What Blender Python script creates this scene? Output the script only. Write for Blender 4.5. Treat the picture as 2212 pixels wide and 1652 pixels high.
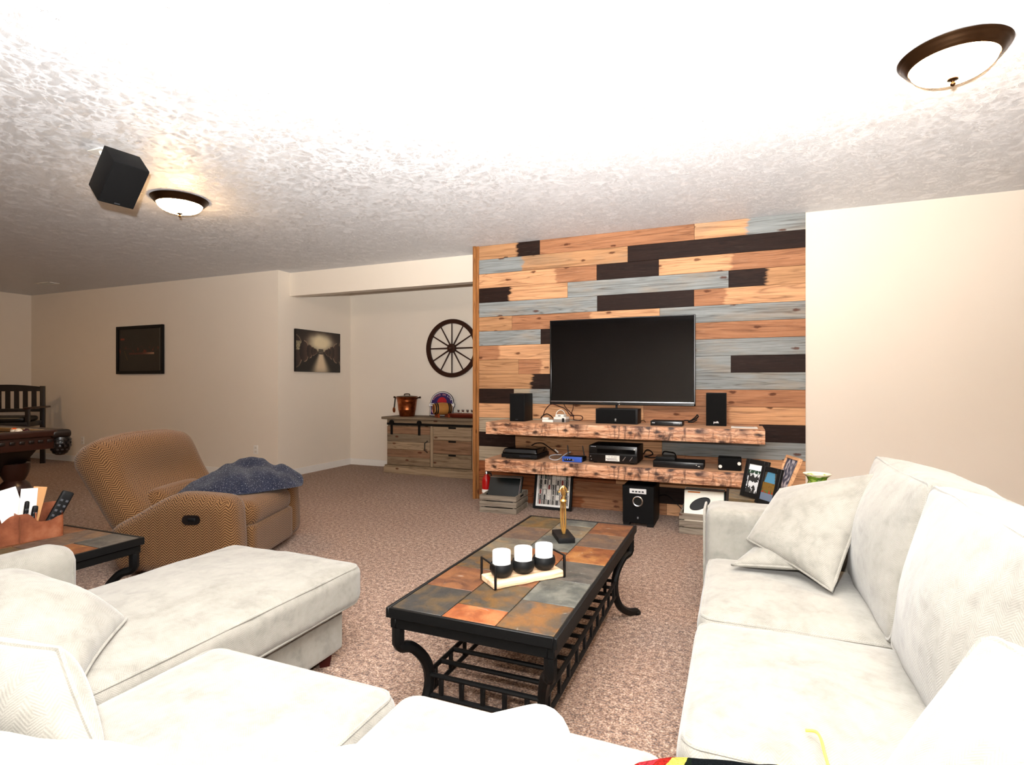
import bpy, bmesh, math, random
from mathutils import Vector, Matrix, Euler, noise

# ------------------------------------------------------------------ clear
for o in list(bpy.data.objects):
    bpy.data.objects.remove(o)
scene = bpy.context.scene
C = scene.collection
R_ = math.radians

# ------------------------------------------------------------------ camera
FPX, CX, CY = 1180.0, 1106.0, 829.0
TH = math.atan(484 / 1180.0)
CAM_H, ROOM_H = 1.211, 2.66
FWD = (-math.sin(TH), math.cos(TH)); RGT = (math.cos(TH), math.sin(TH))
cam_d = bpy.data.cameras.new('camera'); cam = bpy.data.objects.new('camera', cam_d)
C.objects.link(cam); scene.camera = cam
cam_d.sensor_fit = 'HORIZONTAL'; cam_d.sensor_width = 36
cam_d.lens = FPX / 2212 * 36
cam_d.shift_y = 3.0 / 2212
cam_d.clip_start = 0.02
cam.location = (0, 0, CAM_H); cam.rotation_euler = (math.pi / 2, 0, TH)

# ------------------------------------------------------------------ world, flash, exposure
scene.view_settings.view_transform = 'Standard'
scene.view_settings.look = 'None'
scene.view_settings.gamma = 1.0
scene.view_settings.use_curve_mapping = False
scene.view_settings.exposure = 0.5
w = bpy.data.worlds.new('world'); scene.world = w; w.use_nodes = True
w.node_tree.nodes['Background'].inputs[0].default_value = (0.6, 0.65, 0.7, 1)
w.node_tree.nodes['Background'].inputs[1].default_value = 0.1
# the photographer's hot-shoe flash, tilted up to bounce off the ceiling
FLASH_POS = (-0.07 * RGT[0] - 0.02 * FWD[0], -0.07 * RGT[1] - 0.02 * FWD[1], CAM_H + 0.18)
def flash(name, energy, size, blend, elev, radius=0.025):
    l = bpy.data.lights.new(name, 'SPOT'); l.energy = energy; l.spot_size = R_(size); l.spot_blend = blend
    l.shadow_soft_size = radius; l.color = (1.0, 0.975, 0.94)
    o = bpy.data.objects.new(name, l); C.objects.link(o); o.location = FLASH_POS
    o.rotation_euler = (math.pi / 2 + R_(elev), 0, TH)
    return o
flash('flash_head', 2300, 150, 1.0, 62)
flash('flash_spill', 170, 150, 0.8, 12)
LAMP_EMIT = 65.0

# ------------------------------------------------------------------ pixel -> place helpers
def ray(px, py):
    a = (px - CX) / FPX; b = -(py - CY) / FPX
    return (FWD[0] + RGT[0] * a, FWD[1] + RGT[1] * a, b)
def atZ(px, py, z=0.0):
    d = ray(px, py); t = (z - CAM_H) / d[2]; return Vector((d[0] * t, d[1] * t, z))
def atY(px, py, y):
    d = ray(px, py); t = y / d[1]; return Vector((d[0] * t, y, CAM_H + d[2] * t))
def atX(px, py, x):
    d = ray(px, py); t = x / d[0]; return Vector((x, d[1] * t, CAM_H + d[2] * t))

# ------------------------------------------------------------------ node helpers
def lin(c):
    if isinstance(c, str):
        c = c.lstrip('#'); c = [int(c[i:i + 2], 16) / 255 for i in (0, 2, 4)]
    return tuple((v / 12.92 if v <= 0.04045 else ((v + 0.055) / 1.055) ** 2.4) for v in c[:3]) + (1.0,)
class NT:
    def __init__(s, name):
        s.m = bpy.data.materials.new(name); s.m.use_nodes = True
        s.t = s.m.node_tree; s.b = s.t.nodes['Principled BSDF']
    def n(s, kind, **kw):
        nd = s.t.nodes.new(kind)
        for k, v in kw.items(): setattr(nd, k, v)
        return nd
    def put(s, sock, v):
        if v is None: return
        if isinstance(v, bpy.types.NodeSocket): s.t.links.new(v, sock)
        else:
            if isinstance(v, tuple) and len(v) == 4 and sock.type == 'VECTOR': v = v[:3]
            sock.default_value = v
    def coord(s, which='Object'): return s.n('ShaderNodeTexCoord').outputs[which]
    def map(s, vec, scale=(1, 1, 1), rot=(0, 0, 0), loc=(0, 0, 0)):
        nd = s.n('ShaderNodeMapping'); s.put(nd.inputs[0], vec)
        nd.inputs['Scale'].default_value = scale; nd.inputs['Rotation'].default_value = rot; nd.inputs['Location'].default_value = loc
        return nd.outputs[0]
    def noise(s, vec, scale, detail=3, rough=0.55, dist=0.0):
        nd = s.n('ShaderNodeTexNoise'); s.put(nd.inputs['Vector'], vec)
        nd.inputs['Scale'].default_value = scale; nd.inputs['Detail'].default_value = detail
        nd.inputs['Roughness'].default_value = rough; nd.inputs['Distortion'].default_value = dist
        return nd.outputs['Fac']
    def vor(s, vec, scale, feature='F1', rnd=1.0):
        nd = s.n('ShaderNodeTexVoronoi', feature=feature); s.put(nd.inputs['Vector'], vec)
        nd.inputs['Scale'].default_value = scale; nd.inputs['Randomness'].default_value = rnd
        return nd
    def vor2(s, vec, sx, sz, scale=1.0, axis=0):
        x, y, z = s.sep(vec); cb = s.n('ShaderNodeCombineXYZ')
        s.put(cb.inputs[0], s.math('MULTIPLY', x if axis == 0 else s.math('ADD', x, y), sx)); s.put(cb.inputs[1], s.math('MULTIPLY', z, sz))
        nd = s.n('ShaderNodeTexVoronoi', feature='F1', voronoi_dimensions='2D'); s.put(nd.inputs['Vector'], cb.outputs[0]); nd.inputs['Scale'].default_value = scale
        return nd
    def math(s, op, a, b=None, c=None, clamp=False):
        nd = s.n('ShaderNodeMath', operation=op, use_clamp=clamp)
        s.put(nd.inputs[0], a); s.put(nd.inputs[1], b); s.put(nd.inputs[2], c)
        return nd.outputs[0]
    def sep(s, vec):
        nd = s.n('ShaderNodeSeparateXYZ'); s.put(nd.inputs[0], vec); return nd.outputs
    def ramp(s, fac, stops, interp='LINEAR'):
        nd = s.n('ShaderNodeValToRGB'); s.put(nd.inputs[0], fac); cr = nd.color_ramp; cr.interpolation = interp
        while len(cr.elements) < len(stops): cr.elements.new(0.5)
        for e, (p, c) in zip(cr.elements, stops):
            e.position = p; e.color = (c, c, c, 1) if isinstance(c, (int, float)) else (lin(c) if isinstance(c, str) else c)
        return nd.outputs[0]
    def mix(s, fac, a, b, mode='MIX'):
        nd = s.n('ShaderNodeMix', data_type='RGBA', blend_type=mode)
        s.put(nd.inputs[0], fac)
        for k, v in ((6, a), (7, b)):
            if isinstance(v, str): v = lin(v)
            s.put(nd.inputs[k], v)
        return nd.outputs[2]
    def bump(s, hgt, strength=0.3, dist=0.01, prev=None):
        nd = s.n('ShaderNodeBump'); s.put(nd.inputs['Height'], hgt)
        nd.inputs['Strength'].default_value = strength; nd.inputs['Distance'].default_value = dist
        if prev is not None: s.put(nd.inputs['Normal'], prev)
        return nd.outputs[0]
    def out(s, color=None, rough=0.6, metal=0.0, normal=None, spec=0.5, sheen=0.0, coat=0.0, emit=None, estr=0.0):
        b = s.b
        if isinstance(color, str): color = lin(color)
        s.put(b.inputs['Base Color'], color); s.put(b.inputs['Roughness'], rough); s.put(b.inputs['Metallic'], metal)
        s.put(b.inputs['Specular IOR Level'], spec)
        if normal is not None: s.put(b.inputs['Normal'], normal)
        if sheen: b.inputs['Sheen Weight'].default_value = sheen
        if coat: b.inputs['Coat Weight'].default_value = coat; b.inputs['Coat Roughness'].default_value = 0.1
        if emit is not None:
            b.inputs['Emission Color'].default_value = lin(emit) if isinstance(emit, str) else emit
            b.inputs['Emission Strength'].default_value = estr
        return s.m
MATS = {}
def cached(f):
    def g(*a):
        k = (f.__name__,) + a
        if k not in MATS: MATS[k] = f(*a)
        return MATS[k]
    return g

# ------------------------------------------------------------------ materials
@cached
def m_plain(name, col, rough=0.5, metal=0.0, grain=0.0):
    t = NT(name); co = t.coord()
    n = t.noise(co, 60, 2)
    c = t.mix(t.math('MULTIPLY', n, 0.25), lin(col), tuple(v * 0.7 for v in lin(col)[:3]) + (1,))
    nm = t.bump(t.noise(co, 400, 2), grain, 0.002) if grain else None
    return t.out(c, rough, metal, nm, spec=.5 if (rough < .4 or metal) else .22)
@cached
def m_paint(col):
    t = NT('wall_paint'); co = t.coord()
    n = t.noise(co, 1.3, 3)
    c = t.mix(n, lin(col), tuple(v * 0.95 for v in lin(col)[:3]) + (1,))
    return t.out(c, 0.75, normal=t.bump(t.noise(co, 180, 3), 0.10, 0.003))
def make_ceiling():
    t = NT('ceiling_stomp'); co = t.coord()
    wob = t.noise(co, 5, 2)
    cells = t.vor(co, 13)
    ang = t.math('MULTIPLY', t.sep(cells.outputs['Color'])[0], 6.28)
    hs = []
    for k, (off, sc) in enumerate(((0.0, 1.0), (3.1, 1.4))):
        rt = t.n('ShaderNodeVectorRotate', rotation_type='Z_AXIS'); t.put(rt.inputs['Vector'], co)
        t.put(rt.inputs['Angle'], t.math('ADD', t.math('ADD', ang, off), t.math('MULTIPLY', wob, 2.0)))
        v = t.map(rt.outputs[0], (16 * sc, 190 * sc, 1), loc=(off, off, 0))
        hs.append(t.math('POWER', t.noise(v, 1.0, 2, 0.5), 2.0))
    msk = t.math('MULTIPLY', t.noise(co, 9, 3), 1.6)
    hgt = t.math('MULTIPLY', t.math('ADD', hs[0], t.math('MULTIPLY', hs[1], 0.6)), msk)
    nm = t.bump(hgt, 0.65, 0.016)
    return t.out('#e4e5e8', 0.42, normal=nm, spec=0.5)
def make_carpet():
    t = NT('carpet_frieze'); co = t.coord()
    v1 = t.vor(co, 110); n2 = t.noise(co, 115, 3, 0.75); n1 = t.noise(co, 1.6, 4, 0.6); n3 = t.noise(co, 38, 3, 0.6)
    base = t.ramp(t.math('ADD', t.math('MULTIPLY', n2, 0.65), t.math('MULTIPLY', n3, 0.35)), [(0.39, '#301c12'), (0.47, '#7a5842'), (0.53, '#a28068'), (0.62, '#d6bca4')])
    c = t.mix(t.ramp(n1, [(0.35, 0.0), (0.7, 0.30)]), base, '#7c5b48')
    hgt = t.math('ADD', n2, t.math('MULTIPLY', v1.outputs['Distance'], 0.7))
    return t.out(c, 0.95, normal=t.bump(hgt, 0.9, 0.012), spec=0.1, sheen=0.2)
def chevron(t, uv, p, q):
    x, y, _ = t.sep(uv)
    tri = t.math('PINGPONG', x, p)
    wv = t.math('MULTIPLY', t.math('ADD', y, tri), 6.2832 / q)
    return t.math('MULTIPLY_ADD', t.math('SINE', wv), 0.5, 0.5)
def make_sofa():
    t = NT('cream_herringbone_chenille'); uv = t.coord('UV'); co = t.coord()
    ch = chevron(t, uv, 0.022, 0.0065)
    thr = t.noise(uv, 420, 2, 0.6)
    n = t.noise(co, 9, 5, 0.65, 0.4); n2 = t.noise(co, 40, 3)
    c = t.ramp(t.math('ADD', t.math('MULTIPLY', n, 0.75), t.math('MULTIPLY', n2, 0.25)), [(0.34, '#7d7970'), (0.50, '#918d83'), (0.66, '#9c978d')])
    c = t.mix(t.math('MULTIPLY', t.math('ADD', ch, thr), 0.24), c, '#5c5a54')
    hgt = t.math('ADD', t.math('MULTIPLY', ch, 0.5), t.math('ADD', thr, t.math('MULTIPLY', n2, 1.5)))
    return t.out(c, 0.9, normal=t.bump(hgt, 0.25, 0.003), spec=0.15, sheen=0.3)
def make_recliner():
    t = NT('tan_herringbone_fabric'); uv = t.coord('UV'); co = t.coord()
    ch = chevron(t, uv, 0.028, 0.0165)
    thr = t.noise(t.map(uv, (1, 1, 1)), 260, 2, 0.6)
    n = t.noise(co, 5, 3)
    c = t.ramp(t.math('ADD', t.math('MULTIPLY', ch, 0.7), t.math('MULTIPLY', thr, 0.4)), [(0.2, '#241307'), (0.45, '#583a20'), (0.8, '#86643f')])
    c = t.mix(t.math('MULTIPLY', n, 0.35), c, '#5c3d22')
    return t.out(c, 0.9, normal=t.bump(t.math('ADD', ch, thr), 0.4, 0.003), spec=0.15, sheen=0.15)
def make_blue():
    t = NT('blue_speckled_fleece'); co = t.coord()
    n = t.noise(co, 140, 3, 0.7); n1 = t.noise(co, 12, 3)
    sp = t.ramp(t.noise(co, 120, 2, 0.8), [(0.60, 0.0), (0.66, 1.0)])
    c = t.mix(n1, '#141a33', '#2c3654')
    c = t.mix(t.math('MULTIPLY', sp, 0.9), c, '#b9bccb')
    return t.out(c, 0.95, normal=t.bump(n, 0.9, 0.01), spec=0.1, sheen=0.3)
CEIL, CARPET, SOFA, RECL, BLUE = make_ceiling(), make_carpet(), make_sofa(), make_recliner(), make_blue()

WOODC = {'L': '#cf9c72', 'T': '#b48760', 'B': '#a57352', 'D': '#25150f', 'G': '#8b9090', 'K': '#8c5230', 'P': '#a89a84'}
def plank_mat(c1, c2, split, seed, axis=0, vert=False):
    """stained pine board; c1 left of the split, c2 right of it, ragged brushed edge"""
    t = NT('stained_pine'); co = t.map(t.coord(), (1, 1, 1), loc=(seed * 3.7, seed * 1.9, seed * 2.3))
    raw = t.coord(); x, y, z = t.sep(raw)
    st = (1.2, 18, 22) if axis == 0 else (18, 18, 1.2)
    v = t.map(co, st)
    g = t.noise(v, 1.6, 6, 0.62, 0.6); g2 = t.noise(t.map(co, tuple(3 * k for k in st)), 2.5, 3, 0.7)
    ring = t.noise(t.map(co, (0.5, 9, 11) if axis == 0 else (9, 9, .5)), 1.0, 2, 0.5, 1.5)
    ring = t.math('PINGPONG', t.math('MULTIPLY', ring, 7.0), 0.5)
    if c2:
        e = t.math('ADD', t.math('SUBTRACT', x, split), t.math('MULTIPLY', t.math('SUBTRACT', t.noise(t.map(raw, (3, 1, 26)), 1.0, 3, 0.6), 0.5), 0.16))
        base = t.mix(t.ramp(t.math('MULTIPLY_ADD', e, 14, 0.5), [(0.3, 0.0), (0.7, 1.0)]), WOODC[c1], WOODC[c2])
    else:
        base = lin(WOODC[c1])
    if 'G' in (c1, c2):
        wash = t.ramp(t.noise(t.map(co, (1.6, 6, 7)), 1.2, 4, .6), [(.48, 0.0), (.70, .55)])
        base = t.mix(wash, base, '#96836c')
    dark = t.math('ADD', t.math('MULTIPLY', t.ramp(g, [(0.35, 1.0), (0.62, 0.0)]), 0.34), t.math('MULTIPLY', t.ramp(ring, [(0.0, 1.0), (0.2, 0.0)]), 0.38))
    c = t.mix(dark, base, t.mix(1.0, base, '#6d5a50', 'MULTIPLY'))
    c = t.mix(t.math('MULTIPLY', t.ramp(g2, [(0.55, 0.0), (0.8, 1.0)]), 0.22), c, t.mix(0.12 if 'D' in (c1, c2) else 0.5, base, '#e8d9c6'))
    wob = t.math('MULTIPLY', t.math('SUBTRACT', t.noise(co, 30, 2), .5), .10)
    kv = t.vor2(co, 2.4, 6.2) if axis == 0 else t.vor2(co, 6.2, 2.4, 1.0, 1)
    kd = t.math('ADD', kv.outputs['Distance'], wob)
    k = t.math('MULTIPLY', t.ramp(kd, [(0.045, 1.0), (0.09, 0.0)]), t.ramp(t.sep(kv.outputs['Color'])[0], [(.42, 0.0), (.45, 1.0)]))
    c = t.mix(t.math('MULTIPLY', k, 0.85), c, '#1a0d08' if 'D' in (c1, c2) else '#4a2411')
    return t.out(c, 0.62, normal=t.bump(t.math('ADD', g, t.math('MULTIPLY', k, -0.6)), 0.15, 0.004), spec=0.15)
@cached
def m_wood(c, seed=1.0, axis=0):
    return plank_mat(c, None, 0, seed, axis)
def make_rustic():
    t = NT('burnt_knotty_pine'); co = t.coord()
    x, y, z = t.sep(co)
    g = t.noise(t.map(co, (3.0, 1, 30)), 1.3, 6, 0.65, 1.6)
    big = t.noise(t.map(co, (7, 1, 2.2)), 1.0, 4, 0.6, 0.5)
    smear = t.noise(t.map(co, (14, 1, 5)), 1.0, 3, 0.6, 1.5)
    c = t.ramp(g, [(0.3, '#6a3a22'), (0.43, '#bd8560'), (0.58, '#dfb08e'), (0.8, '#ecc9ae')])
    c = t.mix(t.ramp(t.math('MULTIPLY', big, smear), [(0.25, 0.0), (0.38, 0.9)]), c, '#2f160d')
    dis = t.n('ShaderNodeVectorMath', operation='ADD'); nz = t.n('ShaderNodeTexNoise'); t.put(nz.inputs['Vector'], co); nz.inputs['Scale'].default_value = 22
    sc_ = t.n('ShaderNodeVectorMath', operation='SCALE'); t.put(sc_.inputs[0], nz.outputs['Color']); sc_.inputs['Scale'].default_value = .035
    t.put(dis.inputs[0], co); t.put(dis.inputs[1], sc_.outputs[0]); g = t.noise(t.map(dis.outputs[0], (3.0, 1, 40)), 1.3, 5, 0.65, 1.0)
    c = t.mix(t.ramp(g, [(.36, .85), (.50, 0.0)]), c, '#5a2c18')
    kv = t.vor2(dis.outputs[0], 5.0, 9)
    c = t.mix(t.ramp(kv.outputs['Distance'], [(0.07, 0.95), (0.20, 0.0)]), c, '#2a120a')
    kv2 = t.vor2(dis.outputs[0], 6.0, 1.6)
    c = t.mix(t.math('MULTIPLY', t.ramp(kv2.outputs['Distance'], [(0.05, 0.8), (0.34, 0.0)]), t.ramp(z, [(.045, .25), (.085, 1.0)])), c, '#3a1b10')
    return t.out(c, 0.5, normal=t.bump(g, 0.2, 0.004), spec=0.4)
RUSTIC = make_rustic()
SLATE = [('#4d4a44', '#3f4040', '#6d5b40'), ('#8a5a3c', '#6d4733', '#a06c45'), ('#655a44', '#4e4a44', '#86622f'), ('#8b8574', '#6f6a60', '#a08a68'),
         ('#7f6a5a', '#665850', '#8f7258'), ('#736443', '#5c5646', '#8c6c3c'), ('#c0713f', '#9c5530', '#d08a58'), ('#6c716c', '#575c5a', '#8a8d86'),
         ('#7a5f3c', '#56524c', '#9a6a34'), ('#a8683a', '#86502e', '#c0874d'), ('#5f605a', '#494b4a', '#77716a')]
@cached
def m_slate(k):
    a, b, c3 = SLATE[k % len(SLATE)]
    t = NT('slate_tile'); co = t.map(t.coord(), (1, 1, 1), loc=(k * 2.3, k * 1.1, 0))
    n = t.noise(co, 9, 6, 0.65, 0.8); n2 = t.noise(co, 30, 4, 0.6); n3 = t.noise(co, 14, 5, 0.7, 1.5); n4 = t.noise(t.map(co, (1, 1, 1), loc=(5, 2, 0)), 11, 4, .6, .6)
    c = t.mix(t.ramp(n, [(0.38, 0.0), (0.60, 1.0)]), a, b)
    c = t.mix(t.ramp(n4, [(0.45, 0.0), (0.62, 0.9)]), c, c3)
    c = t.mix(1.0, c, '#b0aaa4', 'MULTIPLY')
    c = t.mix(t.ramp(n3, [(0.62, 0.0), (0.74, 0.4)]), c, '#b9b6ac')
    return t.out(c, t.ramp(n2, [(0.3, 0.4), (0.7, 0.6)]), normal=t.bump(t.math('ADD', n, t.math('MULTIPLY', n2, .5)), 0.4, 0.006), spec=0.3)
def make_leather():
    t = NT('cognac_leather'); co = t.coord()
    n = t.noise(co, 14, 4); g = t.vor(co, 300).outputs['Distance']
    return t.out(t.ramp(n, [(0.3, '#7a3d22'), (0.55, '#a55f3c'), (0.75, '#bf7d58')]), 0.5, normal=t.bump(g, 0.2, 0.002))
LEATHER = make_leather()
def make_copper():
    t = NT('copper'); n = t.noise(t.coord(), 20, 4)
    return t.out(t.ramp(n, [(0.3, '#8a4524'), (0.7, '#c27346')]), 0.32, 1.0)
COPPER = make_copper()
BLACKM = m_plain('matte_black', '#09090a', 0.55)
BLACKG = m_plain('black_plastic', '#08080a', 0.25)
BLACKC = m_plain('speaker_cloth', '#060607', 0.9, 0.0, 0.5)
IRON = m_plain('black_iron', '#060606', 0.5, 0.0, 0.3)
WHITEP = m_plain('white_plastic', '#e4e2dc', 0.4)
TRIMW = m_plain('white_trim_paint', '#e6e3de', 0.45)
SILVER = m_plain('silver', '#c9cbcd', 0.25, 1.0)
BRONZE = m_plain('oil_rubbed_bronze', '#3b2716', 0.28, 0.85)
BRASS = m_plain('brass', '#b98a4a', 0.25, 1.0)
GOLD = m_plain('antique_gold', '#d9b06a', 0.3, 1.0)
ESPRESSO = m_plain('espresso_wood', '#150d0a', 0.35)
CHERRY = m_plain('dark_cherry_wood', '#2c130b', 0.3)
PAPER = m_plain('paper', '#f0eee8', 0.8)
def col_attr_mat(name, rough):
    t = NT(name); a = t.n('ShaderNodeAttribute', attribute_name='Col')
    return t.out(a.outputs['Color'], rough)
PRINT = col_attr_mat('printed_picture', 0.45); PRINTG = col_attr_mat('glossy_print', 0.12)

# ------------------------------------------------------------------ mesh helpers
def bx(bm, c, s, bev=0.0, seg=2, rot=None):
    M = Matrix.Translation(Vector(c)) @ (rot.to_matrix().to_4x4() if rot else Matrix()) @ Matrix.Diagonal((s[0], s[1], s[2], 1))
    g = bmesh.ops.create_cube(bm, size=1.0, matrix=M)
    if bev > 0:
        es = set(e for v in g['verts'] for e in v.link_edges)
        bmesh.ops.bevel(bm, geom=list(es), offset=bev, segments=seg, affect='EDGES', profile=0.6)
    return bm
def tube(bm, pts, r, n=8, closed=False, cap=True):
    pts = [Vector(p) for p in pts]; N = len(pts); rings = []
    up = None
    for i, p in enumerate(pts):
        if closed: d = pts[(i + 1) % N] - pts[i - 1]
        else: d = pts[min(i + 1, N - 1)] - pts[max(i - 1, 0)]
        d.normalize()
        if up is None:
            up = d.orthogonal().normalized()
        up = (up - d * up.dot(d))
        up = up.normalized() if up.length > 1e-6 else d.orthogonal().normalized()
        sd = d.cross(up); rr = r[i] if isinstance(r, (list, tuple)) else r
        rings.append([bm.verts.new(p + (up * math.cos(a) + sd * math.sin(a)) * rr) for a in (2 * math.pi * k / n for k in range(n))])
    for i in range(N if closed else N - 1):
        A, B = rings[i], rings[(i + 1) % N]
        for k in range(n):
            bm.faces.new((A[k], A[(k + 1) % n], B[(k + 1) % n], B[k]))
    if cap and not closed:
        bm.faces.new(rings[0][::-1]); bm.faces.new(rings[-1])
    return bm
def lathe(bm, prof, n=28, c=(0, 0, 0), M=None):
    c = Vector(c); rings = []
    for r, z in prof:
        if r < 1e-6: rings.append([bm.verts.new(c + Vector((0, 0, z)))])
        else: rings.append([bm.verts.new(c + Vector((r * math.cos(2 * math.pi * k / n), r * math.sin(2 * math.pi * k / n), z))) for k in range(n)])
    for A, B in zip(rings, rings[1:]):
        for k in range(n):
            a0, a1 = A[k % len(A)], A[(k + 1) % len(A)]; b0, b1 = B[k % len(B)], B[(k + 1) % len(B)]
            f = [a0]
            for v in (a1, b1, b0):
                if v not in f: f.append(v)
            if len(f) > 2: bm.faces.new(f)
    if M is not None:
        vs = [v for rg in rings for v in rg]
        bmesh.ops.transform(bm, matrix=M, verts=vs)
    return bm
def prism(bm, poly, lo, hi, plane='XZ'):
    """extrude a 2-D outline; plane XZ extrudes along Y, XY along Z, YZ along X"""
    def P(a, b, h):
        return {'XZ': (a, h, b), 'XY': (a, b, h), 'YZ': (h, a, b)}[plane]
    A = [bm.verts.new(P(a, b, lo)) for a, b in poly]; B = [bm.verts.new(P(a, b, hi)) for a, b in poly]
    n = len(poly)
    f1 = bm.faces.new(A); f2 = bm.faces.new(B[::-1])
    for k in range(n): bm.faces.new((A[k], B[k], B[(k + 1) % n], A[(k + 1) % n]))
    return bm
def rbox(bm, s, r, n=14, crown=(0, 0, 0, 0), c=(0, 0, 0), deform=None, wrinkle=0.0, seed=0):
    """soft rounded block; crown=(top,bottom,front(-y),back(+y)) bulges"""
    g = bmesh.ops.create_cube(bm, size=2.0)
    vs = g['verts']; es = list(set(e for v in vs for e in v.link_edges))
    before = set(bm.verts) - set(vs)
    bmesh.ops.subdivide_edges(bm, edges=es, cuts=n, use_grid_fill=True)
    mine = [v for v in bm.verts if v not in before]
    h = [k / 2 for k in s]; rr = min([r] + [k * 0.98 for k in h])
    for v in mine:
        p = [math.sin(t * math.pi / 2) * 1.0 if abs(t) < 1 else t for t in v.co]
        P = Vector([p[i] * h[i] for i in range(3)])
        q = Vector([max(-(h[i] - rr), min(h[i] - rr, P[i])) for i in range(3)])
        d = P - q
        if d.length > 1e-9: P = q + d.normalized() * rr
        ux, uy, uz = (P[i] / h[i] for i in range(3))
        cx_, cy_, cz_ = 1 - ux * ux, 1 - uy * uy, 1 - uz * uz
        if v.co.z > 0.999: P.z += crown[0] * cx_ * cy_
        if v.co.z < -0.999: P.z -= crown[1] * cx_ * cy_
        if v.co.y < -0.999: P.y -= crown[2] * cx_ * cz_
        if v.co.y > 0.999: P.y += crown[3] * cx_ * cz_
        if wrinkle:
            P += Vector((0, 0, 1)) * (noise.fractal(P * 5 + Vector((seed, seed * 2, 0)), 1.0, 2.0, 3) * wrinkle)
        if deform: P = Vector(deform(P))
        v.co = P + Vector(c)
    return bm
def rrect(hx, hy, r, n=6):
    pts = []
    for sx, sy, a0 in ((1, 1, 0), (-1, 1, 90), (-1, -1, 180), (1, -1, 270)):
        for k in range(n + 1):
            a = R_(a0 + 90 * k / n)
            pts.append((sx * (hx - r) + r * math.cos(a), sy * (hy - r) + r * math.sin(a)))
    return pts
def densify(pts, closed=True, step=0.05):
    out = []; N = len(pts)
    for i in range(N if closed else N - 1):
        a, b = Vector(pts[i]), Vector(pts[(i + 1) % N]); k = max(1, int((b - a).length / step))
        out += [a.lerp(b, j / k) for j in range(k)]
    if not closed: out.append(Vector(pts[-1]))
    return out
def spline(pts, n=8):
    """Catmull-Rom through pts"""
    P = [Vector(p) for p in pts]; P = [P[0] * 2 - P[1]] + P + [P[-1] * 2 - P[-2]]; out = []
    for i in range(1, len(P) - 2):
        for k in range(n):
            t = k / n; a, b, c, d = P[i - 1:i + 3]
            out.append(0.5 * ((2 * b) + (c - a) * t + (2 * a - 5 * b + 4 * c - d) * t * t + (3 * b - a - 3 * c + d) * t ** 3))
    out.append(P[-2]); return out
def obj(name, bm, mat, parent=None, smooth=True, uv=False, loc=None, rot=None, angle=38, mats=None):
    bmesh.ops.recalc_face_normals(bm, faces=bm.faces)
    if uv:
        L = bm.loops.layers.uv.new('UVMap')
        for f in bm.faces:
            a = max(range(3), key=lambda i: abs(f.normal[i]))
            i, j = ((1, 2), (0, 2), (0, 1))[a]
            for l in f.loops: l[L].uv = (l.vert.co[i], l.vert.co[j])
    me = bpy.data.meshes.new(name); bm.to_mesh(me); bm.free()
    if mats:
        for m in mats: me.materials.append(m)
    else: me.materials.append(mat)
    if smooth:
        me.polygons.foreach_set('use_smooth', [True] * len(me.polygons))
        me.set_sharp_from_angle(angle=R_(angle))
    o = bpy.data.objects.new(name, me); C.objects.link(o)
    if parent: o.parent = parent
    if loc is not None: o.location = loc
    if rot is not None: o.rotation_euler = rot
    return o
def tag(o, label=None, cat=None, group=None, kind=None):
    if label: o['label'] = label
    if cat: o['category'] = cat
    if group: o['group'] = group
    if kind: o['kind'] = kind
    return o
def thing(name, label, cat, loc=(0, 0, 0), rz=0.0, group=None, rot=None):
    o = bpy.data.objects.new(name, None); C.objects.link(o); o.location = loc; o.empty_display_size = 0.1
    o.rotation_euler = rot if rot else (0, 0, rz)
    return tag(o, label, cat, group)
def struct(name, bm, mat, parent=None, smooth=False):
    o = obj(name, bm, mat, parent, smooth); o['kind'] = 'structure' if parent is None else o.get('kind', 'structure')
    if parent is not None and 'kind' in o: del o['kind']
    return o
def B(): return bmesh.new()
def box_part(name, c, s, mat, parent, bev=0.003, seg=2, rot=None): return obj(name, bx(B(), c, s, bev, seg, rot), mat, parent)
def slab(name, lo, hi, mat):
    c = [(a + b) / 2 for a, b in zip(lo, hi)]; s = [b - a for a, b in zip(lo, hi)]
    return struct(name, bx(B(), c, s), mat)
def print_part(name, w, h, nx, ny, fn, parent, mat=None, loc=(0, 0, 0), rot=None, cut=None):
    """flat print facing -y, lower-left at origin-centred rectangle, colours from fn(u,v) in sRGB 0..1"""
    vs, fs, cols = [], [], []
    for j in range(ny):
        for i in range(nx):
            u, v = (i + .5) / nx, (j + .5) / ny
            if cut and cut(u, v): continue
            k = len(vs)
            for a, b in ((i, j), (i + 1, j), (i + 1, j + 1), (i, j + 1)): vs.append(((a / nx - .5) * w, 0, (b / ny - .5) * h))
            fs.append((k, k + 1, k + 2, k + 3)); cols.append(lin(fn(u, v)))
    me = bpy.data.meshes.new(name); me.from_pydata(vs, [], fs)
    ca = me.color_attributes.new('Col', 'FLOAT_COLOR', 'CORNER')
    for i, c in enumerate(cols):
        for k in range(4): ca.data[i * 4 + k].color = c
    me.materials.append(mat or PRINT)
    o = bpy.data.objects.new(name, me); C.objects.link(o); o.parent = parent; o.location = loc
    if rot: o.rotation_euler = rot
    return o
def text_part(name, s, size, mat, parent, loc, rot=(math.pi / 2, 0, 0), ext=0.0004, bold=0.0):
    cu = bpy.data.curves.new(name, 'FONT'); cu.body = s; cu.size = size; cu.extrude = ext; cu.align_x = 'CENTER'; cu.align_y = 'CENTER'; cu.offset = bold
    cu.resolution_u = 3
    tmp = bpy.data.objects.new(name + '_tmp', cu); C.objects.link(tmp)
    me = bpy.data.meshes.new_from_object(tmp); bpy.data.objects.remove(tmp)
    me.materials.clear(); me.materials.append(mat)
    o = bpy.data.objects.new(name, me); C.objects.link(o); o.parent = parent; o.location = loc; o.rotation_euler = rot
    return o
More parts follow.
